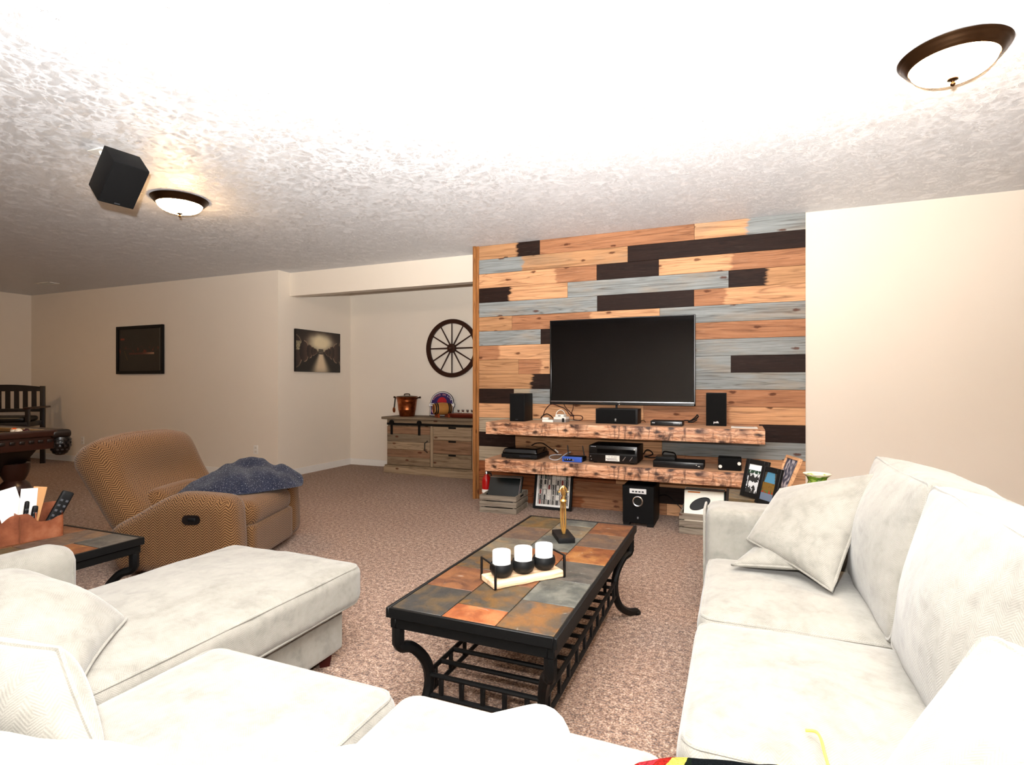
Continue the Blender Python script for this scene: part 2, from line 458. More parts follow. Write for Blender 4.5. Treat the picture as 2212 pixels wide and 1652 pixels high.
def sst(a, b, x):
    t = max(0.0, min(1.0, (x - a) / (b - a))); return t * t * (3 - 2 * t)
def lerp3(a, b, t): return tuple(x + (y - x) * t for x, y in zip(a, b))
def hexc(h): h = h.lstrip('#'); return tuple(int(h[i:i + 2], 16) / 255 for i in (0, 2, 4))

# ================================================================== STRUCTURE
WALLC = '#e0d6c8'
PAINT = m_paint(WALLC)
XL, XR, YB, YF = -10.7, 3.3, -2.7, 5.2           # left wall, right wall, wall behind the camera, plank face
YW, YA, XA = 5.30, 6.71, -5.39                    # left back wall, alcove back wall, alcove side wall
slab('floor', (XL - .1, YB - .1, -.1), (XR + .1, YA + .1, 0), CARPET)
slab('ceiling', (XL - .1, YB - .1, ROOM_H), (XR + .1, YA + .1, ROOM_H + .1), CEIL)
slab('wall_left', (XL - .1, YB, 0), (XL, YW + .1, ROOM_H), PAINT)
slab('wall_back', (XL, YW, 0), (XA, YW + .12, ROOM_H), PAINT)
slab('wall_alcove_left', (XA - .12, YW + .12, 0), (XA, YA + .1, ROOM_H), PAINT)
slab('wall_alcove_back', (XA, YA, 0), (-2.2, YA + .1, ROOM_H), PAINT)
slab('wall_alcove_right', (-2.30, 5.36, 0), (-2.2, YA, ROOM_H), PAINT)
slab('wall_front', (XL - .1, YB - .1, 0), (XR + .1, YB, ROOM_H), PAINT)
slab('wall_right', (XR, YB, 0), (XR + .1, YF + .2, ROOM_H), PAINT)
slab('trim_1', (XA, 5.50, 2.357), (-2.3, 5.62, ROOM_H), PAINT)        # dropped header across the alcove
XWL, XWR = atY(1034, 800, YF).x, atY(1740.5, 800, YF).x
slab('wall_right_back', (XWL, YF + .018, 0), (XR, YF + .16, ROOM_H), PAINT)

# plank wall: every board its own piece
wallw = slab('wall_wood', (XWL, YF + .014, 0), (XWR, YF + .018, ROOM_H), m_plain('panel_backing', '#1c120c', 0.9))
tag(wallw, 'accent wall of mixed stained horizontal pine boards behind the television')
rows = [
    [(1033, 1166, 'T', 'D', 1116), (1166, 1500, 'B'), (1500, 1741, 'L', 'G', 1614)],
    [(1033, 1356, 'G', 'T', 1130), (1356, 1741, 'D')],
    [(1033, 1289, 'L', 'B', 1200), (1289, 1423, 'D'), (1423, 1741, 'L', 'B', 1580)],
    [(1033, 1226, 'D', 'L', 1103), (1226, 1574, 'G'), (1574, 1741, 'D', 'T', 1656)],
    [(1033, 1290, 'G'), (1290, 1499, 'D'), (1499, 1741, 'B', 'L', 1568)],
    [(1033, 1106, 'T'), (1106, 1425, 'B', 'L', 1275), (1425, 1741, 'G')],
    [(1033, 1168, 'G'), (1168, 1320, 'D'), (1320, 1741, 'B')],
    [(1033, 1340, 'B', 'L', 1078), (1340, 1741, 'G')],
    [(1033, 1120, 'T'), (1120, 1300, 'B', 'L', 1170), (1300, 1579, 'G'), (1579, 1741, 'D')],
    [(1033, 1300, 'T', 'D', 1149), (1300, 1741, 'G')],
    [(1033, 1110, 'D'), (1110, 1400, 'P', 'G', 1145), (1400, 1741, 'B')],
    [(1033, 1390, 'L'), (1390, 1741, 'B', 'L', 1575)],
    [(1033, 1250, 'P'), (1250, 1640, 'B'), (1640, 1741, 'D')],
    [(1033, 1113, 'D'), (1113, 1430, 'T', 'L', 1350), (1430, 1741, 'G')],
    [(1033, 1100, 'P'), (1100, 1480, 'B'), (1480, 1741, 'B', 'L', 1640)],
    [(1033, 1330, 'K'), (1330, 1741, 'L')],
    [(1033, 1160, 'K'), (1160, 1345, 'K', 'B', 1240), (1345, 1575, 'D'), (1575, 1741, 'P')],
    [(1033, 1150, 'K'), (1150, 1440, 'K', 'B', 1260), (1440, 1741, 'L')]]
zt = ROOM_H; rp = random.Random(4)
for k, row in enumerate(rows):
    zb = max(0.0, ROOM_H - 0.1456 - 0.1505 * k)
    for seg in row:
        x0 = max(XWL, atY(seg[0], 800, YF).x); x1 = min(XWR, atY(seg[1], 800, YF).x)
        c2 = seg[3] if len(seg) > 3 else None
        sp = (atY(seg[4], 800, YF).x - (x0 + x1) / 2) if c2 else 0
        dy = rp.uniform(0, .0025)
        o = obj('plank', bx(B(), (0, 0, 0), (x1 - x0 - .002, .014, zt - zb - .002), .0012, 1), plank_mat(seg[2], c2, sp, rp.uniform(1, 40)), wallw)
        o.location = ((x0 + x1) / 2, YF + .007 - dy, (zt + zb) / 2)
    zt = zb
# stained corner post at the open end of the plank wall
bm = bx(B(), (-2.553, 5.20, ROOM_H / 2), (.034, .055, ROOM_H), .003); bx(bm, (-2.521, 5.205, ROOM_H / 2), (.028, .03, ROOM_H), .003)
post = struct('trim_2', bm, m_wood('B', 3.0, 2), smooth=True)
WOODC['O'] = '#a06b3c'
post.data.materials[0] = m_wood('O', 7.0, 2)

# baseboards
def baseboard(name, lo, hi): slab(name, lo, hi, TRIMW)
baseboard('baseboard_left', (XL, YB, 0), (XL + .014, YW - .014, .09))
baseboard('baseboard_back', (XL + .014, YW - .014, 0), (XA, YW, .09))
baseboard('baseboard_alcove_left', (XA, YW, 0), (XA + .014, YA, .09))
baseboard('baseboard_alcove_back', (XA + .014, YA - .014, 0), (-2.3, YA, .09))
baseboard('baseboard_right', (XWR + .01, YF + .004, 0), (XR, YF + .018, .09))

# ------------------------------------------------------------------ ceiling lamps (flush domes)
def m_glow():
    t = NT('lit_frosted_glass')
    return t.out('#fff3e0', 0.4, emit=(1.0, 0.62, 0.30, 1), estr=LAMP_EMIT)
GLOW = m_glow()
def ceiling_lamp(x, y, label):
    t = thing('ceiling_lamp', label, 'lamp', (x, y, ROOM_H), group='flush dome ceiling lamps')
    obj('bronze_ring', lathe(B(), [(.10, 0), (.196, 0), (.202, -.006), (.196, -.014), (.188, -.018), (.186, -.026), (.178, -.030), (.174, -.040), (.166, -.045), (.160, -.05), (.152, -.046), (.152, -.02), (.10, -.012)], 56), BRONZE, t, angle=60)
    prof = [(.156 * math.cos(a), -.044 - .072 * math.sin(a)) for a in (math.pi / 2 * k / 12 for k in range(13))]
    obj('glass_dome', lathe(B(), prof, 48), GLOW, t, angle=80)
    obj('finial', lathe(B(), [(0, -.112), (.022, -.114), (.021, -.119), (.008, -.122), (.006, -.128), (.011, -.133), (.010, -.140), (.004, -.146), (0, -.148)], 20), BRONZE, t, angle=60)
    return t
ceiling_lamp(.878, 2.945, 'lit flush dome lamp with dark bronze ring on the ceiling above the long cream sofa')
ceiling_lamp(-4.03, 2.97, 'lit flush dome lamp beside the black ceiling speaker')
ceiling_lamp(-8.7, 2.6, 'lit flush dome lamp on the ceiling above the pool table')

# ceiling vent
t = thing('ceiling_vent', 'white slotted air vent on the ceiling near the dark framed picture', 'vent', (-9.19, 4.75, ROOM_H))
bm = B()
for a, b in (((-.16, 0), (.02, .16)), ((.16, 0), (.02, .16)), ((0, -.07), (.34, .02)), ((0, .07), (.34, .02))): bx(bm, (a[0], a[1], -.004), (b[0], b[1], .008), .002, 1)
obj('frame', bm, WHITEP, t)
for k in range(5):
    obj('slat', bx(B(), (0, -.045 + k * .0225, -.006), (.30, .012, .003), rot=Euler((.5, 0, 0))), WHITEP, t)

# wall outlets
def outlet(px, py, label):
    p = atY(px, py, YW); t = thing('wall_outlet', label, 'outlet', (p.x, YW, p.z), group='outlets on the tan wall')
    box_part('cover_plate', (0, -.003, 0), (.072, .006, .115), WHITEP, t, .002)
    for s in (-1, 1): box_part('socket', (0, -.0065, s * .025), (.032, .003, .028), m_plain('ivory', '#cfcabf', .5), t, .001)
outlet(179, 951, 'white outlet plate on the tan wall near the slatted bench')
outlet(553, 971, 'white outlet plate on the tan wall behind the recliner')
# ================================================================== SECTIONAL SOFA
FOOT = m_plain('mahogany_foot', '#3a1210', 0.4)
def pipe_loop(o, hx, hy, r, z, name='piping', M=None):
    pts = [Vector((a, b, z)) for a, b in densify(rrect(hx, hy, r, 5))]
    if M is not None: pts = [M(p) for p in pts]
    return obj(name, tube(B(), pts, .0055, 6, True), SOFA, o, uv=True)
def seat_cushion(par, lo, hi, z0, z1, crown=.03, seed=0, r=.05, wr=.006):
    cx, cy = (lo[0] + hi[0]) / 2, (lo[1] + hi[1]) / 2; sx, sy, sz = hi[0] - lo[0], hi[1] - lo[1], z1 - z0
    o = obj('seat_cushion', rbox(B(), (sx, sy, sz), r, 18, (crown, 0, .012, .012), wrinkle=wr, seed=seed), SOFA, par, uv=True)
    o.location = (cx, cy, (z0 + z1) / 2)
    k = r * .29
    for s in (1, -1): pipe_loop(o, sx / 2 - k, sy / 2 - k, r * .8, s * (sz / 2 - k))
    return o
def back_cushion(par, c, s, rot, crown=.07, seed=0, wr=.01):
    """s=(width, thickness, height); front faces local -y"""
    o = obj('back_cushion', rbox(B(), s, .035, 18, (.02, 0, crown, .02), wrinkle=wr, seed=seed), SOFA, par, uv=True)
    o.location = c; o.rotation_euler = rot
    k = .0105
    for sg in (-1, 1):
        pts = [Vector((a, sg * (s[1] / 2 - k), b)) for a, b in densify(rrect(s[0] / 2 - k, s[2] / 2 - k, .028, 5))]
        pts = [Vector((p.x, p.y, p.z + noise.fractal(Vector((p.x, p.y, p.z)) * 5 + Vector((seed, seed * 2, 0)), 1., 2., 3) * wr)) for p in pts]
        obj('piping', tube(B(), pts, .007, 6, True), SOFA, o, uv=True)
    return o
def foot(par, x, y): obj('foot', lathe(B(), [(0, 0), (.028, 0), (.04, .055), (0, .055)], 4, (x, y, 0)), FOOT, par, smooth=False)
SEAT_T, SEAT_B = .435, .27

# --- long section along the right, facing the chaise
t = thing('sofa_section', 'cream sofa section running toward the plank wall with a rounded arm at its far end', 'sofa', (.4, 2.0, 0))
t2 = t
def wrap(par):
    ox, oy = par.location.x, par.location.y
    return ox, oy
def local(par, p): return (p[0] - par.location.x, p[1] - par.location.y, p[2] if len(p) > 2 else 0)
def boxw(name, par, lo, hi, r=.03, crown=(0, 0, 0, 0), n=8, mat=SOFA):
    s = [b - a for a, b in zip(lo, hi)]; c = [(a + b) / 2 for a, b in zip(lo, hi)]
    o = obj(name, rbox(B(), s, r, n, crown), mat, par, uv=True); o.location = local(par, c); return o
def seatw(par, lo, hi, **k):
    a, b = local(par, lo), local(par, hi); return seat_cushion(par, a, b, SEAT_B, SEAT_T, **k)
boxw('base', t, (-.085, 1.215, .055), (.93, 2.88, .275), .02)
boxw('back_frame', t, (.70, 1.215, .25), (.95, 2.88, .80), .07)
seatw(t, (-.125, 1.235), (.60, 1.925), seed=1, crown=.035)
seatw(t, (-.125, 1.935), (.60, 2.635), seed=2, crown=.03)
a = boxw('arm', t, (-.13, 2.64, .255), (.90, 2.885, .645), .05, n=12)
pts = [Vector((-.52, y, z)) for y, z in rrect(.11, .182, .045, 6)]
obj('piping', tube(B(), densify(pts), .0055, 6, True), SOFA, a, uv=True)
for (x, y) in ((-.04, 1.3), (-.04, 2.8), (.88, 1.3), (.88, 2.8)): foot(t, *local(t, (x, y))[:2])
for y, sd in ((2.275, 3), (1.585, 5)):
    back_cushion(t, local(t, (.575, y, .655)), (.70, .22, .50), Euler((R_(-12), 0, R_(-90))), .075, sd)

# --- corner + near section, its back toward the photographer
t = thing('sofa_section', 'cream middle sofa section whose back cushions stand in front of the coffee table', 'sofa', (-.78, .7, 0))
boxw('base', t, (-1.47, .17, .055), (-.11, 1.165, .275), .02)
boxw('back_frame', t, (-1.47, .10, .25), (-.11, .30, .70), .07)
seatw(t, (-1.455, .55), (-.79, 1.19), seed=7, crown=.03)
seatw(t, (-.78, .55), (-.125, 1.20), seed=8, crown=.03)
back_cushion(t, local(t, (-1.02, .36, .565)), (.76, .20, .28), Euler((R_(-8), R_(6), R_(186))), .05, 11)
back_cushion(t, local(t, (-.300, .450, .605)), (.46, .20, .42), Euler((R_(-6), R_(19), R_(190))), .05, 12)
for (x, y) in ((-1.40, 1.10), (-.2, 1.10), (-1.40, .25), (-.2, .25)): foot(t, *local(t, (x, y))[:2])
t = thing('sofa_section', 'cream corner sofa section with a crochet throw between the two sofa runs', 'sofa', (.4, .7, 0))
boxw('base', t, (-.10, .17, .055), (.93, 1.205, .275), .02)
boxw('back_frame', t, (.70, .30, .25), (.95, 1.205, .80), .07)
boxw('back_frame', t, (-.10, .10, .25), (.95, .28, .70), .07)
seatw(t, (-.115, .42), (.60, 1.225), seed=15, crown=.02)
back_cushion(t, local(t, (.44, .86, .555)), (.62, .20, .46), Euler((R_(-34), 0, R_(-72))), .10, 14)
for (x, y) in ((.85, .25), (.85, 1.1), (0, .25), (0, 1.1)): foot(t, *local(t, (x, y))[:2])

# --- chaise
t = thing('chaise_sofa_section', 'cream chaise lounge section with a low arm beside the slate end table', 'sofa', (-1.95, 1.2, 0))
boxw('base', t, (-2.28, .17, .055), (-1.585, 1.93, .265), .02)
boxw('back_frame', t, (-2.52, .10, .25), (-1.49, .34, .76), .07)
def chz(P):
    f = sst(.35, .78, P.y); return (P.x, P.y, P.z - .0 * f)
o = obj('seat_cushion', rbox(B(), (.79, 1.50, .18), .05, 22, (.045, 0, .012, .02), wrinkle=.008, seed=21), SOFA, t, uv=True)
o.location = local(t, (-1.915, 1.24, .335))
for sg in (1, -1): pipe_loop(o, .395 - .0145, .75 - .0145, .04, sg * (.09 - .0145))
a = boxw('arm', t, (-2.50, .17, .055), (-2.325, 1.325, .60), .075, n=12)
pts = [Vector((x, .545, z)) for x, z in rrect(.07, .25, .06, 6)]
obj('piping', tube(B(), densify(pts), .0055, 6, True), SOFA, a, uv=True)
back_cushion(t, local(t, (-1.93, .47, .62)), (.84, .20, .46), Euler((R_(-12), 0, R_(180))), .06, 23)
for (x, y) in ((-1.64, 1.87), (-2.27, 1.87), (-1.64, .3), (-2.27, .3)): foot(t, *local(t, (x, y))[:2])

# --- loose throw pillows
def pillow(name, label, c, th, group=None, seed=0, mat=None, puff=.9):
    """c: four corners in order; soft square pillow with piped rim"""
    P = [Vector(q) for q in c]; ctr = sum(P, Vector()) / 4
    nrm = ((P[2] - P[0]).cross(P[3] - P[1])).normalized(); n = 22
    bm = B(); g = {}
    def edge(u, v):
        # slightly drawn-in sides, pointed corners
        uu, vv = u * 2 - 1, v * 2 - 1
        k = .045
        u2 = .5 + uu / 2 * (1 - k * (1 - vv * vv)); v2 = .5 + vv / 2 * (1 - k * (1 - uu * uu))
        return P[0].lerp(P[1], u2).lerp(P[3].lerp(P[2], u2), v2)
    for sd in (1, -1):
        for i in range(n + 1):
            for j in range(n + 1):
                u = .5 - .5 * math.cos(math.pi * i / n); v = .5 - .5 * math.cos(math.pi * j / n)
                rim = i in (0, n) or j in (0, n)
                if rim and sd == -1: g[(i, j, -1)] = g[(i, j, 1)]; continue
                uu, vv = u * 2 - 1, v * 2 - 1
                hgt = th / 2 * ((1 - uu ** 2) * (1 - vv ** 2)) ** .42 if not rim else 0
                p = edge(u, v); hgt *= 1 + .18 * noise.noise(p * 7 + Vector((seed, 0, 0)))
                g[(i, j, sd)] = bm.verts.new(p + nrm * hgt * sd - ctr)
        for i in range(n):
            for j in range(n):
                q = [g[(i, j, sd)], g[(i + 1, j, sd)], g[(i + 1, j + 1, sd)], g[(i, j + 1, sd)]]
                bm.faces.new(q if sd == 1 else q[::-1])
    root = thing(name, label, 'pillow', ctr, group=group)
    obj('cover', bm, mat or SOFA, root, uv=True, angle=80)
    rim = [edge(i / 12, 0) - ctr for i in range(12)] + [edge(1, i / 12) - ctr for i in range(12)] + [edge(1 - i / 12, 1) - ctr for i in range(12)] + [edge(0, 1 - i / 12) - ctr for i in range(12)]
    obj('piping', tube(B(), rim, .006, 6, True), mat or SOFA, root, uv=True)
    return root
pillow('throw_pillow', 'cream throw pillow leaning on the sofa arm, lying over a second pillow', [(.312, 2.207, .480), (.043, 2.48, .565), (.185, 2.74, .735), (.50, 2.44, .872)], .145, 'cream throw pillows', 1)
pillow('throw_pillow', 'cream throw pillow half hidden under another by the sofa arm', [(-.015, 2.40, .475), (.10, 2.60, .49), (.33, 2.62, .74), (.30, 2.30, .52)], .10, 'cream throw pillows', 2)
pillow('throw_pillow', 'large cream throw pillow lying in the chaise against its arm', [atZ(166, 1490, .445), atZ(272, 1337, .475), atX(30, 1232, -2.12), (-2.14, .62, .60)], .20, 'cream throw pillows', 3)
pillow('throw_pillow', 'upright cream throw pillow propped on the middle sofa section beside the chaise', [(-1.10, .66, .50), atY(128, 1402, .66), (-1.50, .60, .70), (-1.42, .62, .46)], .15, 'cream throw pillows', 4)

# --- crochet throw and yarn on the corner seat
def make_crochet():
    t = NT('crochet_wool'); co = t.coord()
    n = t.noise(co, 120, 2); band = t.noise(t.map(co, (9, 3, 3)), 1.0, 1)
    c = t.ramp(band, [(0.30, '#05080a'), (0.44, '#081009'), (0.47, '#9a8c3c'), (0.53, '#7a1710'), (0.60, '#8a2228'), (0.68, '#080a0c')], 'CONSTANT')
    return t.out(c, 0.95, normal=t.bump(n, 1.0, 0.012), spec=.05)
def lump(P):
    return (P.x, P.y, P.z + .012 * noise.noise(P * 14))
o = obj('crochet_throw', rbox(B(), (.30, .22, .07), .034, 16, (.01, 0, 0, 0), deform=lump), make_crochet(), None, loc=(-.02, .985, .478), rot=(0, 0, .3))
tag(o, 'folded crochet throw in black, red and yellow wool on the corner seat', 'throw')
ys = [atZ(1740, 1577, .470), atZ(1762, 1580, .474), atZ(1773, 1595, .474), atZ(1780, 1622, .473), atZ(1791, 1660, .470)]
o = obj('yarn_strand', tube(B(), spline(ys), .003, 6), m_plain('yellow_wool', '#d9bf4e', .9))
tag(o, 'loose strand of yellow yarn lying on the cream seat cushion', 'yarn')
# ================================================================== COFFEE TABLE
TX0, TX1, TY0, TY1, TZ = -1.078, -.482, 1.52, 2.90, .468
def slate_table(name, label, x0, x1, y0, y1, z, cols, hues, leg_in=(.5, .87), legh=1.0, seed=0):
    cx, cy = (x0 + x1) / 2, (y0 + y1) / 2; W, L = x1 - x0, y1 - y0
    t = thing(name, label, 'table', (cx, cy, 0))
    bm = bx(B(), (0, 0, z - .012), (W, L, .016), .002)
    obj('grout_bed', bx(B(), (0, 0, z - .010), (W - .012, L - .012, .012)), m_plain('dark_grout', '#1b1916', .9), t)
    bm.free(); bm = B()
    for sx in (-1, 1): bx(bm, (sx * (W / 2 - .006), 0, z - .016), (.012, L, .034), .002, 1)
    for sy in (-1, 1): bx(bm, (0, sy * (L / 2 - .006), z - .016), (W - .024, .012, .034), .002, 1)
    obj('edge_band', bm, IRON, t)
    bm = B()
    for sx in (-1, 1): bx(bm, (sx * (W / 2 - .022), 0, z - .052), (.022, L - .02, .034), .003, 1)
    for sy in (-1, 1): bx(bm, (0, sy * (L / 2 - .022), z - .052), (W - .066, .022, .034), .003, 1)
    obj('apron', bm, IRON, t)
    rr = random.Random(seed); k = 0; n = len(cols); cw = (W - .026) / n
    for i, cuts in enumerate(cols):
        ys = [0] + cuts + [1]
        for a, b in zip(ys, ys[1:]):
            yy0, yy1 = -L / 2 + .013 + a * (L - .026), -L / 2 + .013 + b * (L - .026)
            xx0 = -W / 2 + .013 + i * cw
            o = obj('slate_tile', bx(B(), (0, 0, 0), (cw - .004, yy1 - yy0 - .004, .012), .0015, 1), m_slate(hues[k % len(hues)]), t)
            o.location = (xx0 + cw / 2, (yy0 + yy1) / 2, z - .0065 + rr.uniform(-.0006, .0006)); k += 1
    # scroll legs
    zt = z - .069
    for sx in (-1, 1):
        for sy in (-1, 1):
            prof = [(0, zt), (0, zt * .86), (.012, zt * .82), (.055, zt * .78), (.105, zt * .62), (.118, zt * .42), (.085, zt * .2), (.02, zt * .075), (-.05, .012)]
            pts = [(sx * (W / 2 - .03 - d * leg_in[0]), sy * (L / 2 - .03 - d * leg_in[1]), h) for d, h in prof]
            leg = obj('leg', tube(B(), [pts[0], pts[1]] + spline(pts[1:], 6)[1:], [.021] * 2 + [.019] * (len(spline(pts[1:], 6)) - 1), 8), IRON, t)
            obj('foot_pad', lathe(B(), [(0, 0), (.024, 0), (.024, .012), (.014, .022), (0, .022)], 10, pts[-1][:2] + (0,)), IRON, leg)
    return t, W, L, zt
r6 = [k / 6 for k in range(1, 6)]; rh = [k / 6 for k in (.5, 1.5, 2.5, 3.5, 4.5, 5.5)]
hues = [0, 1, 2, 3, 4, 5, 6, 2, 1, 9, 7, 3, 7, 8, 7, 10, 9, 4, 1]
ctable, W, L, zt = slate_table('coffee_table', 'long coffee table with slate tile top and black scrolled iron legs', TX0, TX1, TY0, TY1, TZ, [r6, rh, r6], hues)
hx, hy = W / 2 - .085, L / 2 - .125
z1, z2 = .205, .135
for sy in (-1, 1):
    for z in (z1, z2): obj('shelf_rail', tube(B(), [(-hx, sy * hy, z), (hx, sy * hy, z)], .0085, 8), IRON, ctable)
    for k in range(5):
        x = -hx + (k + .7) * 2 * hx / 5.4
        box_part('shelf_spindle', (x, sy * hy, (z1 + z2) / 2), (.016, .012, z1 - z2), IRON, ctable, .002, 1)
for sx in (-1, 1):
    for z in (z1, z2): obj('shelf_rail', tube(B(), [(sx * hx, -hy, z), (sx * hx, hy, z)], .0085, 8), IRON, ctable)
    for k in range(10):
        y = -hy + (k + .5) * 2 * hy / 10
        box_part('shelf_spindle', (sx * hx, y, (z1 + z2) / 2), (.012, .016, z1 - z2), IRON, ctable, .002, 1)
for k in range(11):
    y = -hy + (k + 1) * 2 * hy / 12
    obj('shelf_slat', tube(B(), [(-hx, y, z1), (hx, y, z1)], .0085, 8), IRON, ctable)

# candle tray, bowls, candles
zt_ = TZ
p0, p1 = atZ(1067, 1274.5, zt_), atZ(1219.7, 1245.6, zt_)
ax = (p1 - p0); Lt = ax.length; ax.normalize(); ay = Vector((-ax.y, ax.x, 0)); Wt = .115
ctr = (p0 + p1) / 2 + ay * Wt / 2; rz = math.atan2(ax.y, ax.x)
tr = thing('candle_tray', 'pale live-edge wood tray with black wire handles on the slate coffee table', 'tray', (ctr.x, ctr.y, zt_), rz)
def live(P): return (P.x, P.y + (.006 * noise.noise(Vector((P.x * 18, 0, 0))) if P.y < 0 else 0), P.z)
WOODC['A'] = '#e9c49e'
obj('board', rbox(B(), (Lt, Wt, .024), .005, 10, c=(0, 0, .012), deform=live), m_wood('A', 11.0), tr)
for s in (-1, 1):
    x = s * (Lt / 2 - .004)
    pts = [(x, -Wt / 2 - .004, 0.003), (x, -Wt / 2 - .004, .085), (x, Wt / 2 + .004, .085), (x, Wt / 2 + .004, .003)]
    bm = B()
    for a, b in zip(pts, pts[1:]):
        c = (Vector(a) + Vector(b)) / 2; d = Vector(b) - Vector(a)
        bx(bm, c, (.006, max(abs(d.y), .006) + .006, max(abs(d.z), .006)), .001, 1)
    bx(bm, (x, 0, .001), (.006, Wt + .008, .004))
    obj('wire_handle', bm, IRON, tr)
BOWL = m_plain('matte_black_ceramic', '#0e0f10', .5)
WAX = m_plain('white_wax', '#f4f1ea', .45)
names = ['handle nearest the sofa with the chaise', 'middle of the tray', 'tray end nearest the gold sculpture']
for k, (px, py) in enumerate(((1089, 1245), (1137, 1237), (1182.5, 1228))):
    off = (-1 + k) * Lt * .305
    p = Vector((ctr.x, ctr.y, 0)) + ax * off
    o = obj('candle_bowl', lathe(B(), [(0, 0), (.026, 0), (.038, .01), (.0445, .026), (.0445, .038), (.041, .05), (.038, .05), (.0405, .036), (.036, .016), (0, .012)], 32), BOWL, None, loc=(p.x, p.y, zt_ + .0245))
    tag(o, ('round black candle bowl on the tray, ' + ['away from the gold sculpture', 'between two others', 'toward the gold sculpture'][k]), 'bowl', 'black candle bowls')
    o = obj('candle', lathe(B(), [(0, .001), (.034, .001), (.0345, .08), (.033, .083), (.008, .079), (0, .079)], 32), WAX, None, loc=(p.x, p.y, zt_ + .0365))
    tag(o, 'white pillar candle in the black bowl ' + ['away from the gold sculpture', 'in the middle of the tray', 'closest to the gold sculpture'][k], 'candle', 'white pillar candles')

# gold sculpture on a black plinth
q0, q1, q2 = atZ(1206.7, 1174.3, TZ), atZ(1242.6, 1173, TZ), atZ(1200, 1138, TZ)
axx = (q1 - q0); wd = axx.length; dp = min(.16, (q2 - q0).length)
rz = math.atan2(axx.y, axx.x); n_ = Vector((-math.sin(rz), math.cos(rz), 0))
sc = (q0 + q1) / 2 + n_ * dp / 2
sg = thing('gold_sculpture', 'slender gold figure sculpture on a black block at the end of the coffee table', 'sculpture', (sc.x, sc.y, TZ), rz)
box_part('plinth', (0, 0, .0125), (wd, dp, .025), BLACKM, sg, .002)
bm = B()
for dx, ph in ((-.010, 0), (0, 1.5), (.009, 3)):
    pts = spline([(dx * .3, -.01, .026), (dx * 1.0, -.006, .06), (dx * 1.2, .004 * math.sin(ph), .12), (dx * .9, .002, .165), (dx * .3, 0, .18)], 6)
    tube(bm, pts, [.0045] * len(pts), 7)
obj('legs', bm, GOLD, sg)
obj('waist_collar', lathe(B(), [(0, .172), (.014, .174), (.017, .182), (.012, .190), (0, .191)], 16), GOLD, sg)
bm = tube(B(), spline([(0, 0, .188), (.003, 0, .21), (-.002, 0, .235)], 5), [.009] * 6 + [.011] * 5, 8)
obj('torso', bm, GOLD, sg)
bm = tube(B(), spline([(-.026, 0, .226), (-.018, 0, .224), (-.015, 0, .238), (0, 0, .252), (.015, 0, .238), (.018, 0, .224), (.026, 0, .226)], 5), .0035, 7)
obj('arched_arms', bm, GOLD, sg)
obj('head', lathe(B(), [(0, .232), (.007, .236), (.009, .243), (.006, .25), (0, .252)], 12), GOLD, sg)

# ================================================================== LEFT END TABLE + CADDY
etz = .50
e_t, W, L, zt = slate_table('end_table', 'square slate topped end table holding the leather caddy', -3.14, -2.54, 1.06, 1.70, etz, [[.28, .64], [.5], [.33, .72]], [8, 9, 1, 5, 4, 0, 9, 10, 2], (.9, .6), seed=3)
p = atZ(70, 1192, etz); cc = atZ(78, 1172, etz)
cd0, cd1 = atZ(8, 1180, etz), atZ(103, 1163, etz)
d = cd1 - cd0; Lc = .235; rz = math.atan2(d.y, d.x)
cen = (cd0 + cd1) / 2 + Vector((-math.sin(rz), math.cos(rz), 0)) * .055
ca = thing('leather_caddy', 'cognac leather remote caddy standing on the slate end table', 'caddy', (cen.x, cen.y, etz), rz)
def wall_strip(bm, pts, hs, th=.004):
    """upright leather strip along pts with height per point"""
    n = len(pts)
    vo = [(bm.verts.new((p[0], p[1], 0.0)), bm.verts.new((p[0], p[1], h))) for p, h in zip(pts, hs)]
    for a, b in zip(vo, vo[1:]): bm.faces.new((a[0], b[0], b[1], a[1]))
    ret = bmesh.ops.solidify(bm, geom=list(bm.faces), thickness=th)
    return bm
half = Lc / 2; wy = .055
pts, hs = [], []
for k in range(33):
    u = k / 32; x = -half + u * Lc
    pts.append((x, -wy)); hs.append(.078 + .05 * sst(0, .32, u) - .045 * sst(.50, .72, u) + .015 * sst(.85, 1, u))
for k in range(1, 7):
    a = R_(-90 + 15 * k); pts.append((half + .02 * math.cos(a), -wy + .02 + .02 * math.sin(a))); hs.append(.10)
for k in range(1, 5): pts.append((half + .02, -wy + .02 + k * (2 * wy - .04) / 4)); hs.append(.10 + .012 * k)
for k in range(1, 7):
    a = R_(15 * k); pts.append((half + .02 * math.cos(a), wy - .02 + .02 * math.sin(a))); hs.append(.15)
for k in range(1, 17): pts.append((half - k * Lc / 16, wy)); hs.append(.15 - .06 * sst(.5, 1, k / 16))
for k in range(1, 5): pts.append((-half, wy - k * 2 * wy / 4)); hs.append(.09 - .003 * k)
obj('body', wall_strip(B(), pts, hs), LEATHER, ca, angle=60)
box_part('base', (0.005, 0, .003), (Lc + .02, 2 * wy - .006, .005), LEATHER, ca, .001, 1)
for x in (-.025, .035): box_part('divider', (x, 0, .065), (.004, 2 * wy - .01, .12), LEATHER, ca, .001, 1)
obj('seam', bx(B(), (-.022, -wy - .0035, .06), (.003, .002, .118)), m_plain('dark_stitch', '#6a3a22', .7), ca)
M = ca.matrix_basis.copy()
def in_caddy(x, y, z): return Matrix.Translation(ca.location) @ Matrix.Rotation(rz, 4, 'Z') @ Vector((x, y, z))
def paper_stack(name, label, x, y, w_, h_, tilt, mat, th=.004, lean=0):
    q = in_caddy(x, y, .008)
    o = obj(name, bx(B(), (0, 0, h_ / 2), (w_, th, h_), .001, 1), mat, None, loc=q, rot=(lean, tilt, rz)); return tag(o, label, 'paper')
